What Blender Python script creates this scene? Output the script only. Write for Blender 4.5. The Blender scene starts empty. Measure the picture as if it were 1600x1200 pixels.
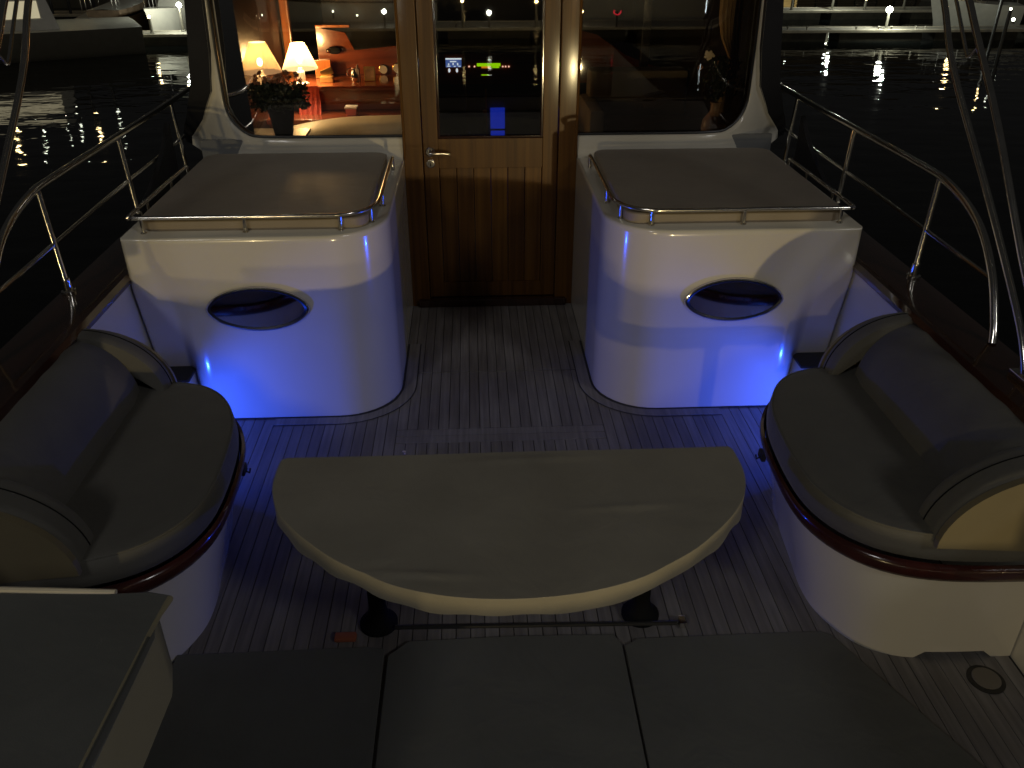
import bpy, bmesh, math, random
from mathutils import Vector, Matrix
random.seed(7)
R = math.radians
sc = bpy.context.scene
# ------------------------------------------------------------------ camera
cd = bpy.data.cameras.new("camera"); cam = bpy.data.objects.new("camera", cd)
sc.collection.objects.link(cam); sc.camera = cam
cam.location = (-.105, 0, 2.17)
cam.rotation_euler = (R(90 - 29.6), 0, R(-2.7))
cd.sensor_width = 36; cd.lens = 36 * 1300 / 1600
cd.clip_start = .05; cd.clip_end = 600
# ------------------------------------------------------------------ world
w = bpy.data.worlds.new("World"); sc.world = w; w.use_nodes = True
bg = w.node_tree.nodes['Background']
bg.inputs[0].default_value = (.66, .645, .62, 1); bg.inputs[1].default_value = .016
# ------------------------------------------------------------------ exposure, sampling
sc.view_settings.view_transform = 'Standard'; sc.view_settings.look = 'None'
sc.view_settings.exposure = 0; sc.view_settings.gamma = 1
sc.render.engine = 'CYCLES'
cy = sc.cycles
cy.use_denoising = True; cy.sample_clamp_indirect = 4; cy.sample_clamp_direct = 0
cy.max_bounces = 8; cy.glossy_bounces = 4; cy.diffuse_bounces = 3; cy.transparent_max_bounces = 12
cy.caustics_reflective = False; cy.caustics_refractive = False
WZ = -1.3                                   # water level
# ------------------------------------------------------------------ lights
def lamp(name, loc, power, col, r=.04, kind='POINT', **k):
    d = bpy.data.lights.new(name, kind); d.energy = power; d.color = col
    if kind in ('POINT', 'SPOT'): d.shadow_soft_size = r
    for a, b in k.items(): setattr(d, a, b)
    o = bpy.data.objects.new(name, d); o.location = loc; sc.collection.objects.link(o)
    return o
WARM = (1, .78, .38)
KEY_A = (1.9, -6.5, -.35)
KEY_B = (-4.2, -9, 1.0)
FILL_C = (-7.0, -9.5, 10.5)
FILL_D = (9.5, -8.0, 9.5)
lamp('stern_pontoon_light', KEY_A, 720, WARM, .05)
lamp('quay_light', KEY_B, 400, WARM, .08)
lamp('tall_fill_light', FILL_C, 860, (1, .98, .95), 1.3)  # added soft fill from above, brightens mats, seats and tops
lamp('tall_fill_light', FILL_D, 820, (1, .98, .96), 1.3)  # second added fill, lifts the left mat and left bench
for s in (-1, 1):
    o = lamp('courtesy_light', (s * 1.60, 3.10, .06), 27, (.018, .08, 1), .012, 'SPOT', spot_size=R(124), spot_blend=.65)
    o.rotation_euler = Vector((-s * .90, .40, -.16)).to_track_quat('-Z', 'Y').to_euler()
# saloon light comes from its table lamps
lamp('table_lamp_light', (-1.35, 6.5, 1.26), 34, (1, .70, .38), .05)
lamp('table_lamp_light', (-1.72, 6.3, 1.28), 6, (1, .66, .34), .05)

# ------------------------------------------------------------------ helpers
col = sc.collection
class MB:
    def __init__(s, mx=1): s.bm = bmesh.new(); s.mx = mx
    def box(s, x0, x1, y0, y1, z0, z1, bev=0, rot=None, seg=2):
        b = bmesh.new(); bmesh.ops.create_cube(b, size=1)
        for v in b.verts:
            v.co = Vector(((x0 + x1) / 2 + v.co.x * (x1 - x0), (y0 + y1) / 2 + v.co.y * (y1 - y0), (z0 + z1) / 2 + v.co.z * (z1 - z0)))
        if bev: bmesh.ops.bevel(b, geom=b.edges[:], offset=bev, segments=seg, profile=.6, affect='EDGES')
        if rot:
            c = Vector(((x0 + x1) / 2, (y0 + y1) / 2, (z0 + z1) / 2))
            bmesh.ops.rotate(b, cent=c, matrix=rot, verts=b.verts)
        s._add(b); return s
    def _add(s, b):
        me = bpy.data.meshes.new('t'); b.to_mesh(me); b.free(); s.bm.from_mesh(me); bpy.data.meshes.remove(me)
    def tube(s, pts, r, n=10, closed=False, cap=True, smooth=0):
        pts = [Vector(p) for p in pts]
        if smooth: pts = spline(pts, smooth, closed)
        rr = r if isinstance(r, (list, tuple)) else None
        rings = []; N = len(pts); up = None
        for i, p in enumerate(pts):
            a = pts[i - 1] if (i or closed) else p; c = pts[(i + 1) % N] if (i < N - 1 or closed) else p
            t = (c - a).normalized()
            if up is None:
                up = Vector((0, 0, 1)) if abs(t.z) < .9 else Vector((1, 0, 0))
            u = (up - t * up.dot(t)).normalized(); v = t.cross(u); up = u
            q = rr[i * len(rr) // N] if rr else r
            rings.append([s.bm.verts.new(p + (u * math.cos(2 * math.pi * k / n) + v * math.sin(2 * math.pi * k / n)) * q) for k in range(n)])
        for i in range(N if closed else N - 1):
            A, B = rings[i], rings[(i + 1) % N]
            for k in range(n): s.bm.faces.new((A[k], A[(k + 1) % n], B[(k + 1) % n], B[k]))
        if cap and not closed:
            s.bm.faces.new(rings[0][::-1]); s.bm.faces.new(rings[-1])
        return s
    def lathe(s, prof, c=(0, 0, 0), n=24, axis='z', sx=1, cap=True):
        c = Vector(c); rings = []
        for (r, h) in prof:
            ring = []
            for k in range(n):
                a = 2 * math.pi * k / n; x, y = r * math.cos(a) * sx, r * math.sin(a)
                p = Vector((x, y, h)) if axis == 'z' else (Vector((x, h, y)) if axis == 'y' else Vector((h, x, y)))
                ring.append(s.bm.verts.new(c + p))
            rings.append(ring)
        for A, B in zip(rings, rings[1:]):
            for k in range(n): s.bm.faces.new((A[k], A[(k + 1) % n], B[(k + 1) % n], B[k]))
        if cap:
            for q in (rings[0][::-1], rings[-1]):
                try: s.bm.faces.new(q)
                except ValueError: pass
        return s
    def loft(s, rows, closed=False, cap0=False, cap1=False):
        V = [[s.bm.verts.new(Vector(p)) for p in r] for r in rows]
        for A, B in zip(V, V[1:]):
            m = len(A)
            for k in range(m if closed else m - 1):
                s.bm.faces.new((A[k], A[(k + 1) % m], B[(k + 1) % m], B[k]))
        if cap0: s.bm.faces.new(V[0][::-1])
        if cap1: s.bm.faces.new(V[-1])
        return s
    def prism(s, poly, d0, d1, axis='z', bev=0):
        def P(p, d): return Vector((p[0], p[1], d)) if axis == 'z' else (Vector((p[0], d, p[1])) if axis == 'y' else Vector((d, p[0], p[1])))
        b = bmesh.new()
        A = [b.verts.new(P(p, d0)) for p in poly]; B = [b.verts.new(P(p, d1)) for p in poly]; n = len(poly)
        b.faces.new(A[::-1]); top = b.faces.new(B)
        for k in range(n): b.faces.new((A[k], A[(k + 1) % n], B[(k + 1) % n], B[k]))
        if bev:
            bmesh.ops.bevel(b, geom=[e for e in b.edges if all(v in B for v in e.verts) or all(v in A for v in e.verts)], offset=bev, segments=2, profile=.6, affect='EDGES')
        s._add(b); return s
    def ball(s, c, r, sc_=(1, 1, 1), sub=2, jit=0):
        b = bmesh.new(); bmesh.ops.create_icosphere(b, subdivisions=sub, radius=1)
        for v in b.verts:
            k = r * (1 + (random.random() - .5) * jit)
            v.co = Vector(c) + Vector((v.co.x * sc_[0], v.co.y * sc_[1], v.co.z * sc_[2])) * k
        s._add(b); return s
    def build(s, name, mat, parent=None, smooth=38):
        org = Vector(parent['_o']) if parent else Vector((0, 0, 0))
        bmesh.ops.remove_doubles(s.bm, verts=s.bm.verts, dist=1e-5)
        for v in s.bm.verts:
            v.co.x *= s.mx; v.co -= org
        bmesh.ops.recalc_face_normals(s.bm, faces=s.bm.faces)
        me = bpy.data.meshes.new(name); s.bm.to_mesh(me); s.bm.free()
        for p in me.polygons: p.use_smooth = True
        me.set_sharp_from_angle(angle=R(smooth))
        o = bpy.data.objects.new(name, me); col.objects.link(o)
        if mat: me.materials.append(M[mat])
        if parent: o.parent = parent; o['_o'] = list(org)
        if smooth <= 50 and len(me.polygons) < 20000:
            wn = o.modifiers.new('weighted_normals', 'WEIGHTED_NORMAL'); wn.keep_sharp = True
        return o

def spline(P, sub=6, closed=False):
    out = []; n = len(P)
    for i in range(n if closed else n - 1):
        g = lambda k: P[k % n] if closed else P[min(max(k, 0), n - 1)]
        a, b, c, d = g(i - 1), g(i), g(i + 1), g(i + 2)
        for k in range(sub):
            t = k / sub
            out.append(.5 * ((2 * b) + (c - a) * t + (2 * a - 5 * b + 4 * c - d) * t * t + (3 * b - 3 * c + d - a) * t ** 3))
    if not closed: out.append(P[-1])
    return out
def spl2(P, sub=6, closed=False): return [(p.x, p.y) for p in spline([Vector((a, b, 0)) for a, b in P], sub, closed)]

def thing(name, label, cat, loc, group=None):
    o = bpy.data.objects.new(name, None); col.objects.link(o); o.empty_display_size = .1
    o.location = loc; o['_o'] = list(loc); o['label'] = label; o['category'] = cat
    if group: o['group'] = group
    return o
def tag(o, label, cat, group=None):
    o['label'] = label; o['category'] = cat
    if group: o['group'] = group
    return o
def struct(o, label=None):
    o['kind'] = 'structure'
    if label: o['label'] = label
    return o
def copy_tree(root, loc, label, group=None):
    r = root.copy(); col.objects.link(r); r.location = loc; r['_o'] = list(loc); r['label'] = label
    if group: r['group'] = group
    for ch in root.children:
        c = ch.copy(); col.objects.link(c); c.parent = r
        for g in ch.children:
            d = g.copy(); col.objects.link(d); d.parent = c
    return r

# ------------------------------------------------------------------ materials
M = {}
def nt(name):
    m = bpy.data.materials.new(name); m.use_nodes = True; M[name] = m
    t = m.node_tree; return m, t, t.nodes['Principled BSDF']
def noise_bump(t, b, scale, strength, dist=.002, coord='Object', stretch=None, detail=4):
    tc = t.nodes.new('ShaderNodeTexCoord'); mp = t.nodes.new('ShaderNodeMapping'); n = t.nodes.new('ShaderNodeTexNoise')
    n.inputs['Scale'].default_value = scale; n.inputs['Detail'].default_value = detail
    if stretch: mp.inputs['Scale'].default_value = stretch
    bp = t.nodes.new('ShaderNodeBump'); bp.inputs['Strength'].default_value = strength; bp.inputs['Distance'].default_value = dist
    t.links.new(tc.outputs[coord], mp.inputs[0]); t.links.new(mp.outputs[0], n.inputs['Vector'])
    t.links.new(n.outputs['Fac'], bp.inputs['Height']); t.links.new(bp.outputs[0], b.inputs['Normal'])
    return n
def ramp(t, src, a, b, p0=.3, p1=.7):
    r = t.nodes.new('ShaderNodeValToRGB'); r.color_ramp.elements[0].color = (*a, 1); r.color_ramp.elements[1].color = (*b, 1)
    r.color_ramp.elements[0].position = p0; r.color_ramp.elements[1].position = p1
    t.links.new(src, r.inputs[0]); return r.outputs[0]
def cloth(name, c, rough, wave=.5, weave=260):
    m = simple(name, c, rough, vary=.10, nscale=3.5, sheen=.1); t = m.node_tree; b = t.nodes['Principled BSDF']
    n1 = noise_bump(t, b, weave, .35, .0012); b1 = b.inputs['Normal'].links[0].from_node
    tc = t.nodes.new('ShaderNodeTexCoord'); n2 = t.nodes.new('ShaderNodeTexNoise'); n2.inputs['Scale'].default_value = 5.5; n2.inputs['Detail'].default_value = 3; n2.inputs['Distortion'].default_value = .8
    b2 = t.nodes.new('ShaderNodeBump'); b2.inputs['Strength'].default_value = wave; b2.inputs['Distance'].default_value = .012
    t.links.new(tc.outputs['Object'], n2.inputs['Vector']); t.links.new(n2.outputs['Fac'], b2.inputs['Height']); t.links.new(b2.outputs[0], b1.inputs['Normal'])
def simple(name, c, rough=.5, metal=0, coat=0, vary=.12, nscale=6, bump=0, bscale=40, stretch=None, sheen=0, spec=.5):
    m, t, b = nt(name)
    b.inputs['Roughness'].default_value = rough; b.inputs['Metallic'].default_value = metal
    b.inputs['Coat Weight'].default_value = coat; b.inputs['Coat Roughness'].default_value = .06
    b.inputs['Sheen Weight'].default_value = sheen; b.inputs['Specular IOR Level'].default_value = spec
    n = t.nodes.new('ShaderNodeTexNoise'); n.inputs['Scale'].default_value = nscale; n.inputs['Detail'].default_value = 5
    tc = t.nodes.new('ShaderNodeTexCoord'); mp = t.nodes.new('ShaderNodeMapping')
    if stretch: mp.inputs['Scale'].default_value = stretch
    t.links.new(tc.outputs['Object'], mp.inputs[0]); t.links.new(mp.outputs[0], n.inputs['Vector'])
    lo = tuple(x * (1 - vary) for x in c); hi = tuple(min(1, x * (1 + vary)) for x in c)
    t.links.new(ramp(t, n.outputs['Fac'], lo, hi), b.inputs['Base Color'])
    if bump:
        noise_bump(t, b, bscale, bump)
    return m
def emit(name, c, s):
    m, t, b = nt(name); b.inputs['Base Color'].default_value = (0.1, .1, .1, 1)
    b.inputs['Emission Color'].default_value = (*c, 1); b.inputs['Emission Strength'].default_value = s; return m

simple('gelcoat', (.70, .66, .56), .16, vary=.03, nscale=2, coat=.4)
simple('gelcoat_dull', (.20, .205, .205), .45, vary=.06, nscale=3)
simple('steel', (.80, .77, .70), .16, 1, vary=.08, nscale=30)
simple('dark_metal', (.05, .05, .05), .4, .6)
simple('black', (.010, .010, .010), .9, spec=.1)
simple('black_canvas', (.010, .010, .012), .8, bump=.3, bscale=60)
simple('rubber', (.01, .01, .01), .4)
simple('caulk', (.035, .034, .034), .8)
simple('mahogany', (.048, .010, .007), .22, coat=.6, vary=.35, nscale=7, stretch=(2, .25, 2))
simple('cap_wood', (.035, .013, .007), .10, coat=1, vary=.35, nscale=7, stretch=(2, .25, 2))
simple('saloon_wood', (.21, .048, .017), .22, coat=.6, vary=.3, nscale=5, stretch=(.4, 2, 4))
simple('saloon_wood_v', (.42, .14, .035), .2, coat=.6, vary=.35, nscale=6, stretch=(6, 6, .4))
simple('saloon_dark', (.014, .006, .004), .35, vary=.3)
simple('saloon_seat', (.30, .24, .17), .8, bump=.3)
simple('cream_leather', (.78, .70, .52), .45, bump=.2)
simple('pillow_cloth', (.66, .60, .48), .85, bump=.5, bscale=25)
cloth('cover_cloth', (.18, .165, .135), .72)
cloth('table_cloth', (.30, .275, .215), .66, .45)
cloth('pad_cloth', (.29, .24, .18), .55, .35)
cloth('mat_cloth', (.122, .124, .112), .9, .5, 320)
cloth('cushion_cloth', (.118, .113, .098), .75, .7)
simple('panel_vinyl', (.19, .16, .095), .4, vary=.05)
simple('brass', (.7, .45, .16), .2, 1)
simple('silver', (.8, .8, .78), .12, 1)
simple('dial_white', (.7, .65, .62), .4)
simple('pink_ceramic', (.55, .36, .30), .35)
simple('pink_box', (.65, .18, .16), .5)
simple('red_cloth', (.55, .08, .05), .9, bump=.6, bscale=20)
simple('leaf_dark', (.02, .028, .014), .5)
simple('petal_white', (.62, .52, .44), .7)
simple('petal_brown', (.30, .13, .07), .7)
simple('curtain', (.55, .38, .22), .8, vary=.1)
simple('frame_gold', (.55, .36, .12), .3, .7)
simple('picture_paper', (.5, .3, .15), .6, vary=.5, nscale=18)
simple('concrete', (.30, .28, .23), .8, vary=.2, bump=.4)
simple('pontoon_edge', (.55, .50, .38), .7, vary=.15)
simple('pontoon_side', (.05, .045, .03), .8, vary=.3)
simple('boat_white', (.62, .60, .52), .3, vary=.06)
simple('boat_grey', (.16, .15, .12), .3, vary=.08)
simple('hull_navy', (.01, .012, .02), .1)
simple('building_wall', (.22, .18, .12), .8, vary=.2)
simple('canvas_brown', (.20, .14, .09), .8, vary=.2)
simple('brick_red', (.35, .10, .05), .7)
simple('porthole_glass', (.62, .52, .36), .05, 1, vary=.05)
simple('cap_plate', (.22, .20, .17), .5, .3)
simple('tree_leaf', (.03, .045, .02), .7)
simple('bark', (.06, .045, .03), .9)
# varnished door joinery, grain running up
m, t, b = nt('door_wood')
tc = t.nodes.new('ShaderNodeTexCoord'); mp = t.nodes.new('ShaderNodeMapping'); mp.inputs['Scale'].default_value = (38, 38, .9)
n = t.nodes.new('ShaderNodeTexNoise'); n.inputs['Scale'].default_value = 1; n.inputs['Detail'].default_value = 6
geo = t.nodes.new('ShaderNodeNewGeometry')
mx = t.nodes.new('ShaderNodeMix'); mx.data_type = 'RGBA'; mx.blend_type = 'MULTIPLY'; mx.inputs[0].default_value = .6
t.links.new(tc.outputs['Object'], mp.inputs[0]); t.links.new(mp.outputs[0], n.inputs['Vector'])
c1 = ramp(t, n.outputs['Fac'], (.085, .032, .003), (.20, .090, .012), .3, .72)
c2 = ramp(t, geo.outputs['Random Per Island'], (.45, .38, .34), (1, 1, 1), 0, 1)
t.links.new(c1, mx.inputs[6]); t.links.new(c2, mx.inputs[7]); t.links.new(mx.outputs[2], b.inputs['Base Color'])
b.inputs['Roughness'].default_value = .42; b.inputs['Specular IOR Level'].default_value = .3; b.inputs['Coat Weight'].default_value = .22; b.inputs['Coat Roughness'].default_value = .10
# weathered teak planking
m, t, b = nt('teak')
tc = t.nodes.new('ShaderNodeTexCoord'); mp = t.nodes.new('ShaderNodeMapping'); mp.inputs['Scale'].default_value = (60, 3, 60)
n = t.nodes.new('ShaderNodeTexNoise'); n.inputs['Scale'].default_value = 1; n.inputs['Detail'].default_value = 6
n2 = t.nodes.new('ShaderNodeTexNoise'); n2.inputs['Scale'].default_value = 2.2
geo = t.nodes.new('ShaderNodeNewGeometry')
t.links.new(tc.outputs['Object'], mp.inputs[0]); t.links.new(mp.outputs[0], n.inputs['Vector']); t.links.new(tc.outputs['Object'], n2.inputs['Vector'])
c1 = ramp(t, n.outputs['Fac'], (.20, .188, .18), (.34, .322, .305), .3, .75)
mx = t.nodes.new('ShaderNodeMix'); mx.data_type = 'RGBA'; mx.blend_type = 'MULTIPLY'; mx.inputs[0].default_value = .75
c2 = ramp(t, geo.outputs['Random Per Island'], (.66, .64, .62), (1, 1, 1), 0, 1)
mx2 = t.nodes.new('ShaderNodeMix'); mx2.data_type = 'RGBA'; mx2.blend_type = 'MULTIPLY'; mx2.inputs[0].default_value = .8
c3 = ramp(t, n2.outputs['Fac'], (.7, .68, .68), (1, 1, 1), .35, .6)
t.links.new(c1, mx.inputs[6]); t.links.new(c2, mx.inputs[7]); t.links.new(mx.outputs[2], mx2.inputs[6]); t.links.new(c3, mx2.inputs[7])
t.links.new(mx2.outputs[2], b.inputs['Base Color']); b.inputs['Roughness'].default_value = .6
bp = t.nodes.new('ShaderNodeBump'); bp.inputs['Strength'].default_value = .3; bp.inputs['Distance'].default_value = .001
t.links.new(n.outputs['Fac'], bp.inputs['Height']); t.links.new(bp.outputs[0], b.inputs['Normal'])
# water
m, t, b = nt('water'); b.inputs['Base Color'].default_value = (.003, .004, .004, 1); b.inputs['Roughness'].default_value = .025
b.inputs['IOR'].default_value = 1.333
tc = t.nodes.new('ShaderNodeTexCoord'); mp = t.nodes.new('ShaderNodeMapping'); mp.inputs['Scale'].default_value = (.5, 1, 1)
n = t.nodes.new('ShaderNodeTexNoise'); n.inputs['Scale'].default_value = 1.7; n.inputs['Detail'].default_value = 3; n.inputs['Roughness'].default_value = .45
bp = t.nodes.new('ShaderNodeBump'); bp.inputs['Strength'].default_value = .35; bp.inputs['Distance'].default_value = .055
t.links.new(tc.outputs['Object'], mp.inputs[0]); t.links.new(mp.outputs[0], n.inputs['Vector']); t.links.new(n.outputs['Fac'], bp.inputs['Height']); t.links.new(bp.outputs[0], b.inputs['Normal'])
# window glass: clear pane, mirror reflection growing at grazing angles
def glass(name, base, tint):
    m = bpy.data.materials.new(name); m.use_nodes = True; M[name] = m; t = m.node_tree; t.nodes.remove(t.nodes['Principled BSDF'])
    out = t.nodes['Material Output']; tr = t.nodes.new('ShaderNodeBsdfTransparent'); tr.inputs[0].default_value = (*tint, 1)
    gl = t.nodes.new('ShaderNodeBsdfGlossy'); gl.inputs['Roughness'].default_value = .012; gl.inputs[0].default_value = (1, .97, .92, 1)
    lw = t.nodes.new('ShaderNodeFresnel'); lw.inputs[0].default_value = base; mx = t.nodes.new('ShaderNodeMixShader')
    t.links.new(lw.outputs[0], mx.inputs[0]); t.links.new(tr.outputs[0], mx.inputs[1]); t.links.new(gl.outputs[0], mx.inputs[2]); t.links.new(mx.outputs[0], out.inputs[0])
glass('pane_glass', 1.95, (.86, .84, .78))
glass('lamp_glass', 1.4, (.9, .9, .9))
# lamp shade cloth: glows from the bulb within
def shade(name, c, e, leak):
    m, t, b = nt(name); b.inputs['Base Color'].default_value = (.8, .66, .42, 1); b.inputs['Emission Color'].default_value = (*c, 1); b.inputs['Emission Strength'].default_value = e
    tr = t.nodes.new('ShaderNodeBsdfTransparent'); tr.inputs[0].default_value = (1, .85, .6, 1); mx = t.nodes.new('ShaderNodeMixShader'); mx.inputs[0].default_value = leak
    t.links.new(b.outputs[0], mx.inputs[1]); t.links.new(tr.outputs[0], mx.inputs[2]); t.links.new(mx.outputs[0], t.nodes['Material Output'].inputs[0])
shade('shade_cloth', (1, .78, .36), 2.2, .4); shade('shade_cloth_dim', (1, .52, .22), .55, .25)
emit('bulb_white', (.95, 1, .88), 60); emit('bulb_warm', (1, .72, .32), 60); emit('bulb_small', (.95, 1, .8), 22)
emit('blue_led', (.06, .2, 1), 12); emit('screen_green', (.42, 1, .0), .9); emit('screen_amber', (1, .35, .02), .8)
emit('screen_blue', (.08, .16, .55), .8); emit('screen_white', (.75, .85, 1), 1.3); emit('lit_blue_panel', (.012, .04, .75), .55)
emit('lit_window', (.80, .70, .44), .55); emit('lit_wall', (.9, .62, .2), .45); emit('neon_red', (1, .03, .06), 4); emit('tube_white', (.8, .95, 1), 8)
emit('led_pink', (1, .55, .4), 1.6)

F_, TH, PS = 1300., R(29.6), R(2.7)
FW = Vector((math.sin(PS) * math.cos(TH), math.cos(PS) * math.cos(TH), -math.sin(TH)))
RT = Vector((math.cos(PS), -math.sin(PS), 0)); UP = RT.cross(FW)
def at(px, py, Y):                      # survey helper: bearing and depth to a point
    d = FW + RT * ((px - 800) / F_) - UP * ((py - 600) / F_)
    return Vector((-.105, 0, 2.17)) + d * (Y / d.y)

# ================================================================== WATER
struct(MB().loft([[(-150, -150, WZ), (150, -150, WZ)], [(-150, 170, WZ), (150, 170, WZ)]]).build('water', 'water'))

# ================================================================== DECK
SEAM = [(-1.0, 3.275), (3.395, 3.955), (3.963, 4.88)]
m = MB()
n = 66; x0 = -1.65; wd = 3.3 / n
for i in range(n):
    a = x0 + i * wd + .0016; b = x0 + (i + 1) * wd - .0016; c = (a + b) / 2
    segs = SEAM if abs(c) < .5 else [(-1.0, 3.955), (3.963, 4.88)]
    for (y0, y1) in segs:
        m.box(a, b, y0 + .001, y1 - .001, -.012, 0)
for (y0, y1) in ((3.281, 3.333), (3.338, 3.390)):
    m.box(-.498, .498, y0, y1, -.012, 0)
m.build('deck', 'teak'); deck = bpy.data.objects['deck']; struct(deck, 'weathered teak planked cockpit floor')
struct(MB().box(-1.66, 1.66, -1.02, 4.9, -.10, -.006).build('deck_underlay', 'caulk'))

# ================================================================== HULL SIDES, CAP RAILS
def hull(s):
    side = 'port' if s < 0 else 'starboard'
    t = thing('bulwark', ('left' if s < 0 else 'right') + ' hull side of the yacht with white lining and dark varnished cap rail', 'bulwark', (s * 1.75, 2, .3))
    b = MB(s)
    ys = [-1.05, 0, 1, 2, 3, 4, 5, 6.5, 8.5, 9.6]
    b.loft([[(1.66, y, -.1), (1.66, y, .72), (1.84, y, .72), (1.87, y, .3), (1.86, y, WZ - .3)] for y in ys], cap0=False)
    b.build('lining', 'gelcoat', t)
    c = MB(s)
    prof = [(1.645, .722), (1.640, .745), (1.655, .765), (1.70, .772), (1.80, .772), (1.862, .765), (1.875, .745), (1.865, .722)]
    c.loft([[(x, y, z) for x, z in prof] for y in [-1.1, .5, 2, 3.5, 5, 7, 9.6]], closed=True, cap0=True, cap1=True)
    c.build('cap_rail', 'cap_wood', t)
    return t
hull(-1); hull(1)
# unseen transom board, kept low so it shades the lower cabinet fronts
t = thing('transom', 'low white unseen transom board added aft to shade the lower cabinet fronts', 'transom', (0, -1.05, 0))
MB().box(-1.66, 1.66, -1.12, -1.05, WZ - .3, .155, .01).build('board', 'gelcoat', t)
MB().box(-1.66, 1.66, -1.14, -1.03, .156, .175, .006).build('capping', 'cap_wood', t)

# ================================================================== AFT CABINETS
def cab_plan(z, o=0):
    P = [(.50 - o, 4.86), (.50 - o, 4.3), (.50 - o, 3.83)]
    for k in range(1, 10):
        a = R(180 + 90 * k / 10); P.append((.79 + (.29 + o) * math.cos(a), 3.82 + (.29 + o) * math.sin(a)))
    P += [(.79, 3.53 - o), (1.1, 3.53 - o), (1.36, 3.53 - o)]
    off = .15 * max(0, min(1, (1 - z / .70)))
    for k in range(9):
        u = k / 8; x = 1.40 + .10 * u; P.append((x, 3.53 - o + off * (u * u * (3 - 2 * u))))
    P += [(1.63, 3.53 - o + off), (1.645, 3.535 + off), (1.65, 3.55 + off), (1.65, 4.86)]
    return P
def lens(a, b, e=1.18, n=48):
    out = []
    for k in range(n):
        t_ = 2 * math.pi * k / n; c_, s_ = math.cos(t_), math.sin(t_)
        out.append((a * c_, b * math.copysign(abs(s_) ** e, s_)))
    return out
def cabinet(s):
    side = 'left' if s < 0 else 'right'
    t = thing('deck_cabinet', 'white rounded %s cabinet beside the wooden door, brown pad on its lid' % side, 'cabinet', (s * 1.08, 4.1, 0), 'white cabinets either side of the door')
    b = MB(s)
    rows = [[(x, y, z) for x, y in cab_plan(z)] for z in (.006, .05, .12, .2, .3, .4, .5, .6, .66, .70, .78, .90, .918)]
    rows += [[(x, y, .926) for x, y in cab_plan(.9, -.004)], [(x, y, .930) for x, y in cab_plan(.9, -.012)]]
    b.loft(rows, cap1=True); b.build('body', 'gelcoat', t, 60)
    k = MB(s); pl = cab_plan(0)[1:16]
    k.loft([[(x, y, .0045) for x, y in pl], [(x, y, .0045) for x, y in [(q[0] - .012 * (1 if i < 11 else 0), q[1] - (.012 if i > 3 else 0)) for i, q in enumerate(pl)]]])
    k.build('base_seal', 'caulk', t)
    # cushion pad on lid
    p = MB(s)
    def rr(x0, x1, y0, y1, r, n=6):
        o = []
        for cx, cy_, a0 in ((x1 - r, y1 - r, 0), (x0 + r, y1 - r, 90), (x0 + r, y0 + r, 180), (x1 - r, y0 + r, 270)):
            for q in range(n + 1):
                a = R(a0 + 90 * q / n); o.append((cx + r * math.cos(a), cy_ + r * math.sin(a)))
        return o
    A = rr(.585, 1.60, 3.625, 4.80, .075)
    cx, cy_ = 1.09, 4.2
    def sh(k_, z): return [(cx + (x - cx) * k_, cy_ + (y - cy_) * k_, z) for x, y in A]
    p.loft([sh(.995, .931), sh(1, .937), sh(1, .972), sh(.994, .979), sh(.97, .983), sh(.7, .985), sh(.3, .985)], closed=True, cap1=True)
    p.build('lid_pad', 'pad_cloth', t, 50)
    # portlight
    cx_, cz = 1.10, .592
    L = lens(.226, .101)
    g = MB(s); g.prism([(cx_ + x * .95, cz + z * .93) for x, z in L], 3.518, 3.529, 'y'); pg = g.build('portlight_glass', 'porthole_glass', t)
    f = MB(s); f.tube([(cx_ + x, 3.524, cz + z) for x, z in L], .0085, 8, closed=True); pf = f.build('portlight_rim', 'steel', t)
    f = MB(s); f.loft([[(cx_ + x * .99, 3.512, cz + z * .98) for x, z in L + L[:1]], [(cx_ + x * .935, 3.5165, cz + z * .90) for x, z in L + L[:1]]]); f.build('portlight_gasket', 'rubber', t)
    # fiddle rail with its little posts
    r = MB(s)
    pts = [(.545, 4.60, .93), (.545, 4.60, .985), (.545, 4.57, 1.0), (.545, 4.2, 1.0), (.545, 3.84, 1.0), (.56, 3.74, 1.0), (.61, 3.655, 1.0), (.70, 3.61, 1.0), (.80, 3.603, 1.0), (1.3, 3.603, 1.0), (1.57, 3.603, 1.0), (1.612, 3.613, 1.0), (1.625, 3.65, 1.0), (1.622, 4.0, 1.0), (1.617, 4.42, 1.0), (1.617, 4.46, .985), (1.617, 4.47, .93)]
    r.tube(pts, .0095, 10, smooth=4); r.build('fiddle_rail', 'steel', t)
    for (x, y) in ((.545, 3.95), (.575, 3.715), (.70, 3.61), (1.12, 3.603), (1.565, 3.603), (1.622, 3.85), (1.62, 4.2)):
        q = MB(s); q.lathe([(.014, .930), (.014, .934), (.0085, .938), (.0085, .992), (.011, .996)], (x, y, 0), 12); q.build('rail_post', 'steel', t)
    return t
cabinet(-1); cabinet(1)
# teak margin plank that follows each cabinet foot
for s in (-1, 1):
    m = MB(s)
    pl = cab_plan(0, .012)[1:14]; po = cab_plan(0, .070)[1:14]
    m.loft([[(x, y, .0) for x, y in pl], [(x, y, .0042) for x, y in pl], [(x, y, .0042) for x, y in po], [(x, y, .0) for x, y in po]])
    struct(m.build('deck_margin', 'teak'))
    m = MB(s); pl = cab_plan(0, .070)[1:14]; po = cab_plan(0, .076)[1:14]
    m.loft([[(x, y, .0025) for x, y in pl], [(x, y, .0025) for x, y in po]]); struct(m.build('deck_caulk_line', 'caulk'))
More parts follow.
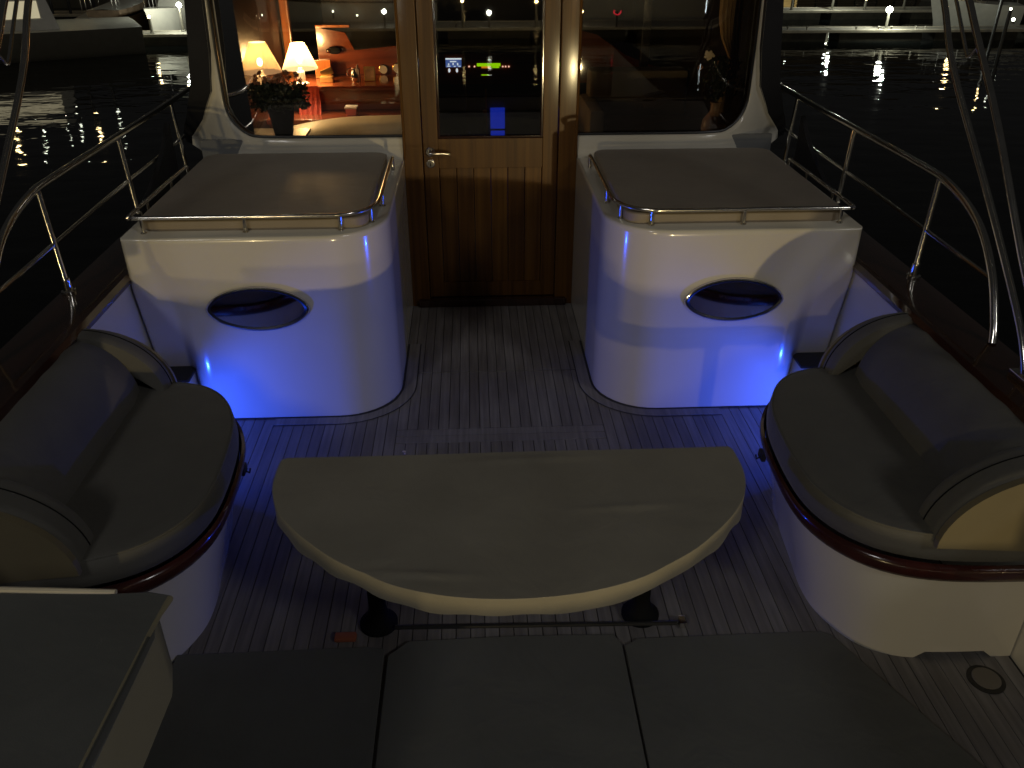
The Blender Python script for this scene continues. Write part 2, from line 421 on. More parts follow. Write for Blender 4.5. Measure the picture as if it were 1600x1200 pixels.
# boarding steps between bench and cabinet
for s in (-1, 1):
    t = thing('boarding_step', 'low white step with a dark tread, squeezed between the %s bench and cabinet' % ('left' if s < 0 else 'right'), 'step', (s * 1.56, 3.58, 0), 'boarding steps')
    MB(s).box(1.475, 1.655, 3.50, 3.675, .001, .235, .015).build('riser', 'gelcoat', t)
    MB(s).box(1.465, 1.652, 3.485, 3.668, .2355, .25, .005).build('tread', 'caulk', t)
    t = thing('courtesy_lamp', 'small blue courtesy lamp low on the %s hull side between bench and cabinet' % ('left' if s < 0 else 'right'), 'lamp', (s * 1.65, 3.10, .07), 'blue courtesy lamps')
    MB(s).lathe([(.026, 1.659), (.026, 1.648), (.018, 1.642)], (0, 3.10, .07), 16, 'x').build('bezel', 'steel', t)
    MB(s).lathe([(.016, 1.6415), (.012, 1.638)], (0, 3.10, .07), 16, 'x').build('lens', 'blue_led', t)

# ================================================================== BENCHES
def resample(P, n):
    P = [Vector((a, b, 0)) for a, b in P]; L = [0]
    for a, b in zip(P, P[1:]): L.append(L[-1] + (b - a).length)
    out = []; j = 0
    for i in range(n):
        d = L[-1] * i / (n - 1)
        while j < len(L) - 2 and L[j + 1] < d: j += 1
        u = (d - L[j]) / max(1e-9, L[j + 1] - L[j]); q = P[j].lerp(P[j + 1], min(1, u)); out.append((q.x, q.y))
    return out
TOP = resample(spl2([(1.655, 3.04), (1.45, 3.04), (1.30, 3.03), (1.18, 2.98), (1.085, 2.875), (1.015, 2.71), (.988, 2.5), (.985, 2.3), (1.008, 2.17), (1.065, 2.06), (1.16, 1.975), (1.29, 1.925), (1.45, 1.905), (1.655, 1.90)]), 60)
FLR = resample(spl2([(1.655, 2.95), (1.5, 2.95), (1.36, 2.945), (1.22, 2.885), (1.13, 2.77), (1.10, 2.6), (1.08, 2.4), (1.065, 2.25), (1.08, 2.12), (1.15, 1.985), (1.25, 1.92), (1.36, 1.90), (1.5, 1.895), (1.655, 1.895)]), 60)
def mixp(a, b, u): return [(p[0] * (1 - u) + q[0] * u, p[1] * (1 - u) + q[1] * u) for p, q in zip(a, b)]
def inset(P, d):                                        # towards the bench middle
    o = []
    for i, (x, y) in enumerate(P):
        a = Vector(P[max(0, i - 1)]); b = Vector(P[min(len(P) - 1, i + 1)]); t_ = (b - a).normalized(); nrm = Vector((-t_.y, t_.x))
        if nrm.dot(Vector((1.45 - x, 2.47 - y))) < 0: nrm = -nrm
        o.append((x + nrm.x * d, y + nrm.y * d))
    return o
def bench(s):
    side = 'left' if s < 0 else 'right'
    t = thing('cockpit_bench', 'white curved %s bench with dark seat and back cushions along the hull side' % side, 'bench', (s * 1.4, 2.45, 0), 'cockpit benches facing each other')
    b = MB(s); rows = []
    for z in (0, .03, .06, .12, .2, .28, .345):
        P = mixp(FLR, TOP, (z / .40) ** 1.1)
        if z < .04:
            P2 = []
            for i, (x, y) in enumerate(P):
                zz = z
                if z == 0 and 1.33 < x < 1.57 and y < 2: zz = .028
                P2.append((x, y, zz))
            rows.append(P2)
        else: rows.append([(x, y, z) for x, y in P])
    b.loft(rows); b.build('base', 'gelcoat', t, 60)
    r = MB(s)
    prof = [(-.002, .336), (-.014, .341), (-.019, .358), (-.019, .378), (-.013, .393), (-.001, .397)]
    r.loft([[(x, y, z) for x, y in inset(mixp(FLR, TOP, min(1, (z / .40) ** 1.1)), d)] for d, z in prof]); r.build('rub_rail', 'mahogany', t, 60)
    
    # seat cushion with a rounded welt
    c = MB(s)
    C = inset(TOP, .012)
    ctr = Vector((1.40, 2.47))
    def ring(d, z):
        return [(x, y, z) for x, y in inset(C, d)]
    rows = [ring(.006, .397), ring(-.002, .402), ring(-.006, .43), ring(-.004, .460), ring(.0, .486), ring(.006, .494), ring(.016, .499), ring(.05, .502), ring(.12, .504), ring(.22, .5045)]
    c.loft(rows)
    mid = [(1.655, y, .5045) for x, y, z in rows[-1]]
    c.loft([rows[-1], mid]); sc_ = c.build('seat_cushion', 'cushion_cloth', t, 60)
    wl = MB(s); wl.tube([(x, y, .4955) for x, y in inset(C, .004)], .0035, 6); wl.build('piping', 'cushion_cloth', sc_)
    # rolled back, quarter round against the hull
    bk = MB(s); rows = []
    for i in range(25):
        y = 2.06 + .885 * i / 24; e = min(i, 24 - i)
        k = 1 - .06 * math.exp(-e * .9)
        w_ = .006 * math.sin(i * 1.3) * math.exp(-e * .2)
        rows.append([(1.672 - (.232 + w_) * k * math.cos(R(a)), y, .49 + (.258 + w_) * k * math.sin(R(a))) for a in range(-6, 97, 6)])
    bk.loft(rows, cap0=True, cap1=True); bk.build('back_cushion', 'cushion_cloth', t, 50)
    # armrests: arched slabs at both ends
    for (ya, yb, a, h, zc) in ((2.945, 3.035, .325, .272, .478), (1.93, 2.06, .385, .285, .470)):
        m_ = MB(s); rows = []
        yy = [(ya, .97), (ya + .012, .995), (ya + .03, 1.0), (yb - .03, 1.0), (yb - .012, .995), (yb, .97)]
        for y, k in yy:
            rows.append([(1.672 - a * k * math.cos(R(q)), y, zc + h * k * math.sin(R(q))) for q in range(0, 95, 5)])
        m_.loft(rows, cap0=True, cap1=True); arm = m_.build('armrest', 'cushion_cloth', t, 50)
        wv = MB(s); wv.tube([(1.672 - a * 1.002 * math.cos(R(q)), (ya + yb) / 2 + .012, zc + h * 1.002 * math.sin(R(q))) for q in range(0, 92, 4)], .0022, 5); wv.build('seam', 'black', arm)
    # white moulded end panels
    for (ya, yb, a, h, zc) in ((1.905, 1.929, .372, .272, .44), (3.036, 3.05, .318, .262, .44)):
        e = MB(s); poly = [(1.66, zc)] + [(1.66 - a * math.cos(R(q)), zc + .03 + h * math.sin(R(q))) for q in range(0, 91, 6)]
        e.prism(poly, ya, yb, 'y', .003); e.build('end_panel', 'panel_vinyl', t)
    # small hook on the inboard face
    hk = MB(s); hk.box(1.022, 1.04, 2.695, 2.745, .25, .285, .004); hk.tube([(1.03, 2.72, .262), (1.01, 2.72, .25), (1.005, 2.72, .27)], .004, 6); hk.build('hook', 'dark_metal', t)
    return t
bench(-1); bench(1)

# ================================================================== TABLE AND ITS COVER
t = thing('cockpit_table', 'half round cockpit table on two dark pedestals joined by a metal bar', 'table', (0, 2.15, 0))
HT = [(-.798, 2.447), (-.802, 2.40), (-.801, 2.30), (-.781, 2.211), (-.745, 2.13), (-.683, 2.046), (-.610, 1.970), (-.540, 1.907), (-.450, 1.846), (-.362, 1.794), (-.260, 1.757), (-.143, 1.733), (0, 1.724)]
HT = spl2(HT + [(-x, y) for x, y in HT[-2::-1]], 4)
edge = [(x * .975, 2.15 + (y - 2.15) * .965) for x, y in HT]
MB().prism(edge, .452, .482, 'z', .004).build('tabletop', 'saloon_wood', t)
for x in (-.47, .45):
    MB().lathe([(.066, .001), (.066, .012), (.05, .025), (.035, .05), (.03, .08), (.03, .40), (.06, .43), (.10, .452)], (x, 2.14, 0), 24).build('pedestal', 'black', t)
MB().tube([(-.41, 2.10, .02), (.57, 2.075, .02)], .008, 8).build('floor_bar', 'dark_metal', t)
MB().box(.575, .60, 2.065, 2.10, .001, .03, .004).build('bar_bracket', 'steel', t)
# cloth
m = MB()
full = resample([(.79 - .06 * k, 2.45) for k in range(27)] + HT + [(.79, 2.45)], 170)[:-1]
ctr = Vector((0, 2.20))
rows = []
def crease(x, y):
    z = 0
    for (cx, cy_, ang, L, wd_, h) in ((-.30, 1.835, -4, .20, .010, .009), (-.42, 1.90, 10, .10, .006, .005), (.40, 2.12, 3, .22, .014, .006), (.05, 2.40, 2, .30, .02, .005), (.55, 2.0, -20, .12, .01, .002), (-.1, 2.1, 88, .2, .02, .0015)):
        c_, s_ = math.cos(R(ang)), math.sin(R(ang)); u = (x - cx) * c_ + (y - cy_) * s_; v = -(x - cx) * s_ + (y - cy_) * c_
        z += h * math.exp(-(u / L) ** 2 * 2) * math.exp(-(v / wd_) ** 2)
    return z + .0012 * math.sin(x * 7 + y * 3)
def rim(k, dz): return [(ctr.x + (x - ctr.x) * k, ctr.y + (y - ctr.y) * k, dz + (crease(ctr.x + (x - ctr.x) * k, ctr.y + (y - ctr.y) * k) if dz > .48 else 0)) for x, y in full]
bot = []
for i, (x, y) in enumerate(full):
    a = max(0, (i - 58) / 110); d = .062 + .004 * math.sin(i * .31) + .003 * math.sin(i * .83)
    d += .026 * math.exp(-((a - .10) / .05) ** 2) + .024 * math.exp(-((a - .895) / .03) ** 2) + .012 * math.exp(-((a - .82) / .02) ** 2) - .008 * math.exp(-((a - .86) / .012) ** 2)
    kk = 1.001 + .003 * math.sin(i * .9)
    bot.append((x * kk, ctr.y + (y - ctr.y) * kk, .494 - d))
mids = [(a[0] * .5 + x * .5, a[1] * .5 + y * .5, .472) for a, (x, y) in zip(bot, full)]
rows = [bot, mids, rim(1.0015, .488), rim(1.001, .4962), rim(.9985, .4985), rim(.99, .499)] + [rim(k / 40, .499) for k in range(38, 0, -1)]
m.loft(rows, closed=True, cap1=True)
m.build('table_cover', 'table_cloth', None, 34)
tag(bpy.data.objects['table_cover'], 'fitted dark fabric cover stretched over the half round table', 'table cover')
# little cork left on the planks behind the table
m = MB(); m.ball((-.452, 3.20, .006), .006, (1.6, 1, .8), 1); m.ball((-.447, 3.185, .005), .005, (1, 1.5, .8), 1)
tag(m.build('dry_leaf', 'petal_white'), 'tiny pale scrap lying on the planks just beyond the table', 'scrap')
m = MB(); m.box(-.615, -.54, 2.055, 2.09, .001, .02, .008); o = m.build('latch_block', 'brick_red'); tag(o, 'small reddish block on the planks beside the left table pedestal', 'block')
# ================================================================== FOREGROUND MATS, FILLER CAP
def mat(poly, label, z=.014):
    m = MB(); m.prism(poly, .0015, z, 'z', .003); tag(m.build('floor_mat', 'mat_cloth'), label, 'floor mat', 'dark mats aft of the table')
mat([(-1.14, .2), (-.4395, .2), (-.4395, 2.012), (-.50, 2.022), (-1.13, 2.018)], 'dark floor mat on the planks left of the centre mat')
mat([(-.437, .2), (.350, .2), (.362, 1.99), (.34, 2.040), (-.02, 2.046), (-.36, 2.040), (-.425, 1.98)], 'dark floor mat in the middle, directly aft of the table', .015)
mat([(.3535, .2), (1.92 - .3, .6), (1.345, 1.46), (1.085, 2.005), (1.05, 2.022), (.42, 2.018), (.372, 1.985)], 'dark floor mat on the planks in front of the right bench')
t = thing('deck_filler', 'round grey metal filler cap set in the planks aft of the right bench', 'filler cap', (1.52, 1.80, 0))
MB().lathe([(.058, .0005), (.058, .004), (.05, .006)], (1.52, 1.80, 0), 28).build('flange', 'dark_metal', t)
MB().lathe([(.044, .0062), (.044, .009), (.04, .011)], (1.52, 1.80, 0), 28).build('lid', 'cap_plate', t)

# ================================================================== HELM SEAT LOCKER, FOREGROUND LEFT
t = thing('cockpit_locker', 'white locker under a dark cover at the near left, pale piping along its edge', 'locker', (-1.2, .9, 0))
LP = [(-1.64, -.2), (-.86, -.2), (-.835, .9), (-.818, 1.34), (-.84, 1.415), (-.90, 1.45), (-1.64, 1.49)]
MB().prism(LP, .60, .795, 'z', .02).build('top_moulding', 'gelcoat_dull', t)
MB().prism([(-1.64, -.15), (-.98, -.15), (-.98, 1.38), (-1.64, 1.38)], .001, .60, 'z').build('plinth', 'gelcoat_dull', t)  # base widened out of view to block low lamp light on the bench
CP = [(-1.645, -.2), (-.875, -.2), (-.853, .9), (-.838, 1.34), (-.812, 1.447), (-.87, 1.462), (-.96, 1.455), (-1.645, 1.50)]
MB().prism(CP, .796, .816, 'z', .008).build('cover', 'mat_cloth', t)
MB().tube([(-.945, 1.463, .812), (-1.2, 1.48, .816), (-1.64, 1.512, .818)], .008, 8).build('piping', 'cream_leather', t)

# ================================================================== GUARD RAILS
def guard(s):
    side = 'left' if s < 0 else 'right'
    t = thing('guard_rail', 'polished steel guard rail on the %s cap rail' % side, 'guard rail', (s * 1.82, 4, .77), 'steel guard rails on the hull sides')
    top = [(1.87, 9.0, 1.24), (1.87, 7.0, 1.22), (1.87, 5.4, 1.20), (1.87, 4.4, 1.195), (1.865, 3.6, 1.20), (1.86, 3.3, 1.19), (1.85, 3.03, 1.12), (1.835, 2.84, .99), (1.82, 2.72, .84), (1.81, 2.68, .772)]
    MB(s).tube(top, .0155, 12, smooth=6).build('top_rail', 'steel', t)
    MB(s).tube([(1.845, 9, .99), (1.845, 4, .985), (1.84, 2.84, .965)], .0085, 8).build('mid_rail', 'steel', t)
    for y in (3.38, 4.27, 5.12, 6.1, 7.3):
        q = MB(s); q.tube([(1.82, y - .05, .775), (1.868, y + .02, 1.195)], .013, 10); p = q.build('stanchion', 'steel', t)
        q = MB(s); q.lathe([(.03, .772), (.03, .78), (.02, .785), (.018, .83), (.0165, .835)], (1.82, y - .05, 0), 16); q.build('socket', 'steel', p)
    return t
guard(-1); guard(1)
def arch(s):
    t = thing('awning_frame', 'bent steel awning frame rising from the %s cap rail' % ('left' if s < 0 else 'right'), 'awning frame', (s * 1.76, 2.4, .77), 'folding awning frames')
    D = .04
    MB(s).tube([(1.76, 2.40, .79), (1.76, 2.50, .93), (1.76, 2.83, 1.231), (1.76, 3.311, 1.635), (1.76, 3.505, 1.867), (1.74, 3.75, 2.15), (1.70, 4.0, 2.42)], .013, 10, smooth=5).build('fore_tube', 'steel', t)
    MB(s).tube([(1.78, 2.37, .79), (1.78, 2.42, .92), (1.77, 2.615, 1.141), (1.76, 2.929, 1.502), (1.76, 3.23, 1.79), (1.76, 3.343, 1.90), (1.74, 3.6, 2.17), (1.70, 3.85, 2.42)], .013, 10, smooth=5).build('aft_tube', 'steel', t)
    MB(s).tube([(1.752, 3.175, 1.735), (1.752, 3.215, 1.70), (1.752, 3.25, 1.72), (1.752, 3.40, 1.877), (1.74, 3.67, 2.16), (1.70, 3.93, 2.42)], .007, 8, smooth=4).build('slider', 'steel', t)
    MB(s).tube([(1.765, 2.40, .80), (1.77, 2.33, .82), (1.775, 2.29, .74)], .02, 10).build('hinge', 'steel', t)
    MB(s).box(1.735, 1.80, 2.33, 2.45, .773, .795, .004).build('foot_plate', 'steel', t)
arch(-1); arch(1)

# ================================================================== DECKHOUSE
dh = thing('deckhouse', 'white deckhouse with two big rounded windows either side of the wooden door', 'deckhouse', (0, 4.95, .93))
def gy(x):                                        # aft face curves forward near the corners
    return 4.885 + max(0, x - 1.25) ** 2 * 1.3
innerC = [(.505, 1.045), (.8, 1.045), (1.1, 1.045), (1.25, 1.047)]
for k in range(1, 9):
    a = R(-90 + 90 * k / 8); innerC.append((1.31 + .20 * math.cos(a), 1.245 + .198 * math.sin(a)))
innerC += [(1.512, 1.5), (1.505, 1.8), (1.49, 2.5)]
outerC = [(.505, .925), (.8, .925), (1.1, .925), (1.3, .925)]
for (x, z) in [(1.50, .925), (1.70, .925), (1.80, .94), (1.79, .99), (1.73, 1.05), (1.665, 1.12), (1.62, 1.20), (1.565, 1.29)]: outerC.append((x, z))
outerC += [(1.532, 1.5), (1.518, 1.8), (1.503, 2.5)]
for s in (-1, 1):
    m = MB(s)
    rows = []
    # coving profile from window edge down to the cabinet top
    for u, dy in ((0, .010), (.03, -.018), (.10, -.026), (.55, -.030), (.75, -.036), (.9, -.052), (1.0, -.085)):
        rows.append([(a[0] * (1 - u) + b[0] * u, gy(a[0] * (1 - u) + b[0] * u) + dy * (1 if i < 9 else .8), a[1] * (1 - u) + b[1] * u) for i, (a, b) in enumerate(zip(innerC, outerC))])
    m.loft(rows); m.build('window_surround', 'gelcoat', dh, 70)
    g = MB(s); rows = []
    xs = [.50 + 1.02 * k / 24 for k in range(25)]
    g.loft([[(x, gy(x) + .012, z) for x in xs] for z in (1.02, 1.5, 2.5)]); wn = g.build('window_pane', 'pane_glass', dh, 60)
    k = MB(s)
    k.tube([(x - .004 * (x > 1.2), gy(x) - .004, z + .004) for x, z in innerC], .009, 8, smooth=2); k.build('gasket', 'rubber', wn)
    # curving side wings of dark canvas
    m = MB(s)
    O_ = outerC[6:]; W_ = [.045, .055, .075, .09, .10, .11, .11, .09, .075, .065]
    W_ = [W_[min(i, 9)] for i in range(len(O_))]
    m.loft([[(x + w_, gy(x) + .10, z) for (x, z), w_ in zip(O_, W_)], [(x + w_, gy(x) - .060, z + w_ * .25) for (x, z), w_ in zip(O_, W_)], [(x - .004, gy(x) - .066, z) for x, z in O_], [(x - .004, gy(x) + .10, z) for x, z in O_]])
    m.build('side_wing', 'black_canvas', dh, 60)
    m = MB(s); P = spl2([(4.88, 1.14), (4.72, 1.02), (4.5, .92), (4.25, .84), (4.0, .776)], 4) + [(4.88, .776)]
    m.prism(P, 1.805, 1.83, 'x'); m.build('wing_foot', 'black_canvas', dh)
    m = MB(s); m.box(1.62, 1.655, 5.12, 9.2, .78, 2.5); m.build('side_wall', 'black_canvas', dh)
    m = MB(s); m.box(.47, 1.66, 4.905, 4.93, .0, 1.03); m.build('lower_wall', 'gelcoat_dull', dh)
m = MB(); m.prism(spl2([(-1.75, 9.5), (1.75, 9.5), (1.72, 4.6), (1.5, 4.1), (1.0, 3.95), (0, 3.9), (-1.0, 3.95), (-1.5, 4.1), (-1.72, 4.6)], 3, True), 2.56, 2.66, 'z', .03); m.build('roof', 'gelcoat', dh)  # roof is out of view; aft overhang added to shade door and passage
# joinery round the door
for s in (-1, 1):
    m = MB(s); m.box(.392, .500, 4.835, 4.93, .001, 2.5, .006); m.build('door_jamb', 'door_wood', dh)
    m = MB(s); m.tube([(.494, 4.835, .93), (.494, 4.835, 2.5)], .008, 8); m.build('corner_bead', 'door_wood', dh)
MB().box(-.392, .392, 4.84, 4.93, 2.2, 2.5, .005).build('door_head', 'door_wood', dh)
MB().box(-.46, .46, 4.81, 4.93, .001, .05, .006).build('door_sill', 'cap_wood', dh)
d = thing('cabin_door', 'varnished wooden door with a tall glass pane and upright boards below', 'door', (0, 4.87, .05))
for s in (-1, 1):
    MB(s).box(.302, .388, 4.855, 4.90, .055, 2.19, .004).build('stile', 'door_wood', d)
MB().box(-.3015, .3015, 4.857, 4.898, .865, 1.035, .003, None).build('lock_rail', 'door_wood', d)
MB().box(-.3015, .3015, 4.857, 4.898, .055, .15, .003).build('bottom_rail', 'door_wood', d)
m = MB()
for k in range(6):
    a = -.3 + .1 * k; m.box(a + .0015, a + .0985, 4.868, 4.885, .15, .865, .003)
m.build('board_panel', 'door_wood', d)
MB().box(-.3015, .3015, 4.874, 4.879, 1.035, 2.19).build('glass_pane', 'pane_glass', d)
m = MB()
for s in (-1, 1): m.box(s * .2945 - .0065, s * .2945 + .0065, 4.861, 4.873, 1.036, 2.18, .002)
m.box(-.288, .288, 4.861, 4.873, 1.036, 1.048, .002); m.build('glazing_bead', 'cap_wood', d)
h = MB(); h.lathe([(.027, -.0), (.027, -.004), (.022, -.008)], (-.350, 4.855, .962), 24, 'y'); h.lathe([(.009, -.006), (.009, -.045)], (-.350, 4.855, .962), 12, 'y')
h.tube([(-.353, 4.812, .962), (-.33, 4.808, .963), (-.28, 4.812, .962), (-.235, 4.815, .957)], [.0095, .0085, .0075, .006], 10, smooth=4); h.build('lever_handle', 'steel', d)
h = MB(); h.lathe([(.024, 0), (.024, -.004), (.019, -.007)], (-.350, 4.855, .895), 24, 'y'); h.lathe([(.008, -.0072), (.008, -.0082)], (-.350, 4.855, .898), 12, 'y'); k_ = h.build('keyhole_plate', 'steel', d)
h = MB(); h.box(-.3525, -.3475, 4.8455, 4.8475, .882, .9, 0); h.build('key_slot', 'black', k_)

# ---- saloon shell
struct(MB().box(-1.62, 1.62, 4.94, 9.1, -.02, 0).build('saloon_floor', 'saloon_dark'))
m = MB(); m.box(-1.585, -1.565, 5.04, 9.1, 0, 2.5); m.box(1.565, 1.585, 5.04, 9.1, 0, 2.5); m.box(-1.62, 1.62, 9.08, 9.12, 0, 2.5)
struct(m.build('saloon_wall', 'saloon_dark'))
struct(MB().box(-1.64, 1.64, 4.84, 9.12, 2.5, 2.54).build('saloon_ceiling', 'saloon_dark'))

# ================================================================== SALOON, LEFT SIDE
m = thing('sideboard', 'red varnished sideboard with a shelf ledge carrying the glowing lamps', 'sideboard', (-1.1, 6.75, 0))
MB().box(-1.59, -.45, 6.42, 6.95, 1.025, 1.058, .008).build('shelf', 'saloon_wood', m)
MB().box(-1.59, -.46, 6.47, 6.95, .88, 1.024, .004).build('front_panel', 'saloon_wood', m)
MB().box(-1.59, -.45, 6.15, 6.95, .845, .879, .006).build('lower_ledge', 'saloon_wood', m)
MB().box(-1.59, -.47, 6.22, 6.9, .02, .844).build('locker_front', 'saloon_wood', m)
MB().prism([(-1.28, 1.059), (-.45, 1.059), (-.45, 1.285), (-1.0, 1.235), (-1.06, 1.36), (-1.28, 1.40)], 6.93, 6.96, 'y').build('back_panel', 'saloon_wood', m)
MB().box(-1.28, -1.02, 6.90, 6.97, 1.40, 1.42, .005).build('trim', 'saloon_wood_v', m)
def tlamp(loc, label, big=True):
    x, y, z = loc; t = thing('table_lamp', label, 'lamp', loc, 'glowing table lamps in the saloon')
    m = MB(); m.lathe([(.055, z), (.055, z + .012), (.03, z + .02), (.028, z + .09), (.018, z + .10), (.012, z + .12)], (x, y, 0), 24); m.build('lamp_base', 'dial_white', t)
    m = MB(); prof = [(.128, z + .11), (.05, z + .285)]
    rows = []
    for r_, h_ in prof: rows.append([(x + r_ * (1 + .012 * math.cos(k * math.pi)) * math.cos(2 * math.pi * k / 48), y + r_ * (1 + .012 * math.cos(k * math.pi)) * math.sin(2 * math.pi * k / 48), h_) for k in range(48)])
    m.loft(rows, closed=True); m.build('lamp_shade', 'shade_cloth' if big else 'shade_cloth_dim', t)
    m = MB(); m.ball((x, y, z + .17), .018, (1, 1, 1.4)); m.build('bulb', 'bulb_warm', t)
tlamp((-1.35, 6.5, 1.059), 'glowing table lamp with a pleated cone shade right of the wooden post')
tlamp((-1.415, 5.56, 1.185), 'dimmer orange table lamp partly hidden left of the wooden post', False)
bpy.data.objects['table_lamp_light.001'].location = (-1.415, 5.56, 1.365)
t = thing('corner_shelf', 'small dark corner shelf holding the dimmer lamp', 'shelf', (-1.46, 5.58, 1.15))
MB().box(-1.56, -1.33, 5.48, 5.70, 1.165, 1.184, .004).build('board', 'saloon_dark', t)
MB().box(-1.56, -1.53, 5.50, 5.68, 1.0, 1.164, .004).build('bracket', 'saloon_dark', t)
# wooden post with pull
t = thing('wooden_post', 'orange varnished upright post pair with an oval black pull', 'post', (-1.55, 7.0, .9))
X_ = lambda px: at(px, 60, 7.0).x
MB().box(X_(442), X_(455), 7.0, 7.06, .9, 2.5, .012).build('post', 'saloon_wood_v', t)
MB().box(X_(424), X_(434), 7.0, 7.05, .9, 2.5, .012).build('slide_stile', 'saloon_wood_v', t)
MB().box(X_(434), X_(442), 7.03, 7.07, .9, 2.5).build('groove', 'saloon_dark', t)
MB().box(X_(416), X_(423.5), 7.02, 7.05, .9, 2.5).build('dark_stile', 'saloon_dark', t)
p = at(430, 36, 6.985)
MB().tube([(p.x + .024 * math.cos(2 * math.pi * k / 20), p.y, p.z + .06 * math.copysign(abs(math.sin(2 * math.pi * k / 20)) ** .8, math.sin(2 * math.pi * k / 20))) for k in range(20)], .008, 8, closed=True).build('oval_pull', 'dark_metal', t)
# sofa
t = thing('curved_settee', 'cream leather curved settee in front of the red sideboard', 'settee', (-1.0, 6.0, 0))
C = resample(spl2([(-1.56, 5.55), (-1.40, 5.72), (-1.22, 5.92), (-.98, 6.08), (-.6, 6.13), (-.46, 6.12)], 6), 26)
def off(P, d):
    o = []
    for i, (x, y) in enumerate(P):
        a = Vector(P[max(0, i - 1)]); b = Vector(P[min(len(P) - 1, i + 1)]); q = (b - a).normalized(); o.append((x + q.y * d, y - q.x * d))
    return o
m = MB(); m.loft([[(x, y, z) for x, y in off(C, d)] for d, z in ((.25, .55), (.245, .84), (.23, .88), (.20, .898), (.15, .905), (.05, .915), (.0, .91), (-.01, .88), (-.01, .5))]); m.build('backrest', 'cream_leather', t, 60)
m = MB(); m.loft([[(x, y, z) for x, y in off(C, d)] for d, z in ((.16, .58), (.20, .60), (.42, .60), (.47, .57), (.47, .3))]); m.build('seat', 'saloon_seat', t, 60)
m = MB(); m.loft([[(x, y, z) for x, y in off(C, d)] for d, z in ((-.01, .86), (-.02, .882), (-.08, .882), (-.10, .86))]); m.build('rim', 'mahogany', t, 60)
def pillow(c, sx, sz, rot, label, mname='pillow_cloth'):
    m = MB(); n = 12
    for side in (1, -1):
        rows = []
        for i in range(n + 1):
            r_ = []
            for j in range(n + 1):
                u, v = i / n * 2 - 1, j / n * 2 - 1
                k = (1 - u * u) * (1 - v * v); px = u * (1 - .09 * (1 - v * v)); pz = v * (1 - .09 * (1 - u * u))
                r_.append((px * sx, side * .06 * k ** .45 + .006 * math.sin(5 * u + 3 * v), pz * sz))
            rows.append(r_)
        m.loft(rows)
    mat_ = Matrix.Translation(c) @ Matrix.Rotation(R(rot[2]), 4, 'Z') @ Matrix.Rotation(R(rot[0]), 4, 'X') @ Matrix.Rotation(R(rot[1]), 4, 'Y')
    bmesh.ops.transform(m.bm, matrix=mat_, verts=m.bm.verts)
    return tag(m.build('pillow', mname, None, 80), label, 'pillow', 'pillows on the settee')
pillow((-1.06, 5.72, .76), .15, .13, (-35, 12, 30), 'pale crumpled pillow leaning on the settee by the table')
pillow((-1.22, 5.50, .80), .13, .12, (-50, -14, 40), 'pale pillow low at the near end of the settee')
# round table
t = thing('saloon_table', 'glossy dark red round saloon table with a pale metal rim', 'table', (-.55, 5.62, 0))
MB().lathe([(.01, .80), (.385, .80), (.395, .807), (.395, .818), (.385, .824), (.01, .824)], (-.55, 5.62, 0), 48).build('tabletop', 'mahogany', t)
MB().tube([(-.55 + .398 * math.cos(2 * math.pi * k / 48), 5.62 + .398 * math.sin(2 * math.pi * k / 48), .812) for k in range(48)], .010, 8, closed=True).build('rim', 'steel', t)
MB().lathe([(.2, .001), (.2, .03), (.05, .06), (.045, .80)], (-.55, 5.62, 0), 24).build('pedestal', 'dark_metal', t)
# things on the shelf
def on(px, Y): return at(px, 128, Y).x
m = thing('open_box', 'small gilt box with a tilted lid on the shelf beside the bright lamp', 'box', (on(512, 6.6), 6.6, 1.059))
x = on(512, 6.6); MB().box(x - .05, x + .045, 6.56, 6.62, 1.059, 1.10, .004).build('box_body', 'frame_gold', m)
MB().box(x - .05, x + .045, 6.61, 6.62, 1.10, 1.15, .003, Matrix.Rotation(R(-20), 3, 'Y')).build('lid', 'brass', m)
x = on(500, 6.75); MB().box(x - .045, x + .05, 6.74, 6.80, 1.059, 1.20, .004); 
m = MB(); m.box(x - .03, x + .09, 6.76, 6.82, 1.059, 1.19, .005); tag(m.build('wooden_chest', 'saloon_wood_v'), 'orange wooden chest on the shelf behind the gilt box', 'chest')
m = thing('silver_jug', 'small shiny silver jug on the shelf left of the gold photo frame', 'jug', (on(553, 6.6), 6.6, 1.059))
x = on(555, 6.6); MB().lathe([(.022, 1.059), (.030, 1.075), (.034, 1.10), (.024, 1.13), (.020, 1.15), (.024, 1.16)], (x, 6.6, 0), 24).build('jug_body', 'silver', m)
MB().tube([(x - .03, 6.6, 1.09), (x - .055, 6.6, 1.11), (x - .045, 6.6, 1.145), (x - .022, 6.6, 1.15)], .004, 8, smooth=3).build('handle', 'silver', m)
m = thing('photo_frame', 'gold framed picture standing on the shelf right of the silver jug', 'photo frame', (on(578, 6.6), 6.6, 1.059))
x = on(578, 6.6); MB().box(x - .04, x + .045, 6.60, 6.615, 1.06, 1.165, .006).build('frame', 'frame_gold', m); MB().box(x - .028, x + .033, 6.596, 6.5995, 1.075, 1.15).build('picture', 'picture_paper', m)
m = MB()
for k, (a, hgt) in enumerate(((-.055, .10), (-.045, .115), (-.035, .09))): m.box(x - .10 + a + .055, x - .094 + a + .055, 6.58, 6.66, 1.059, 1.059 + hgt, .001)
tag(m.build('standing_cards', 'dial_white'), 'thin pale cards standing upright on the shelf left of the silver jug', 'cards')
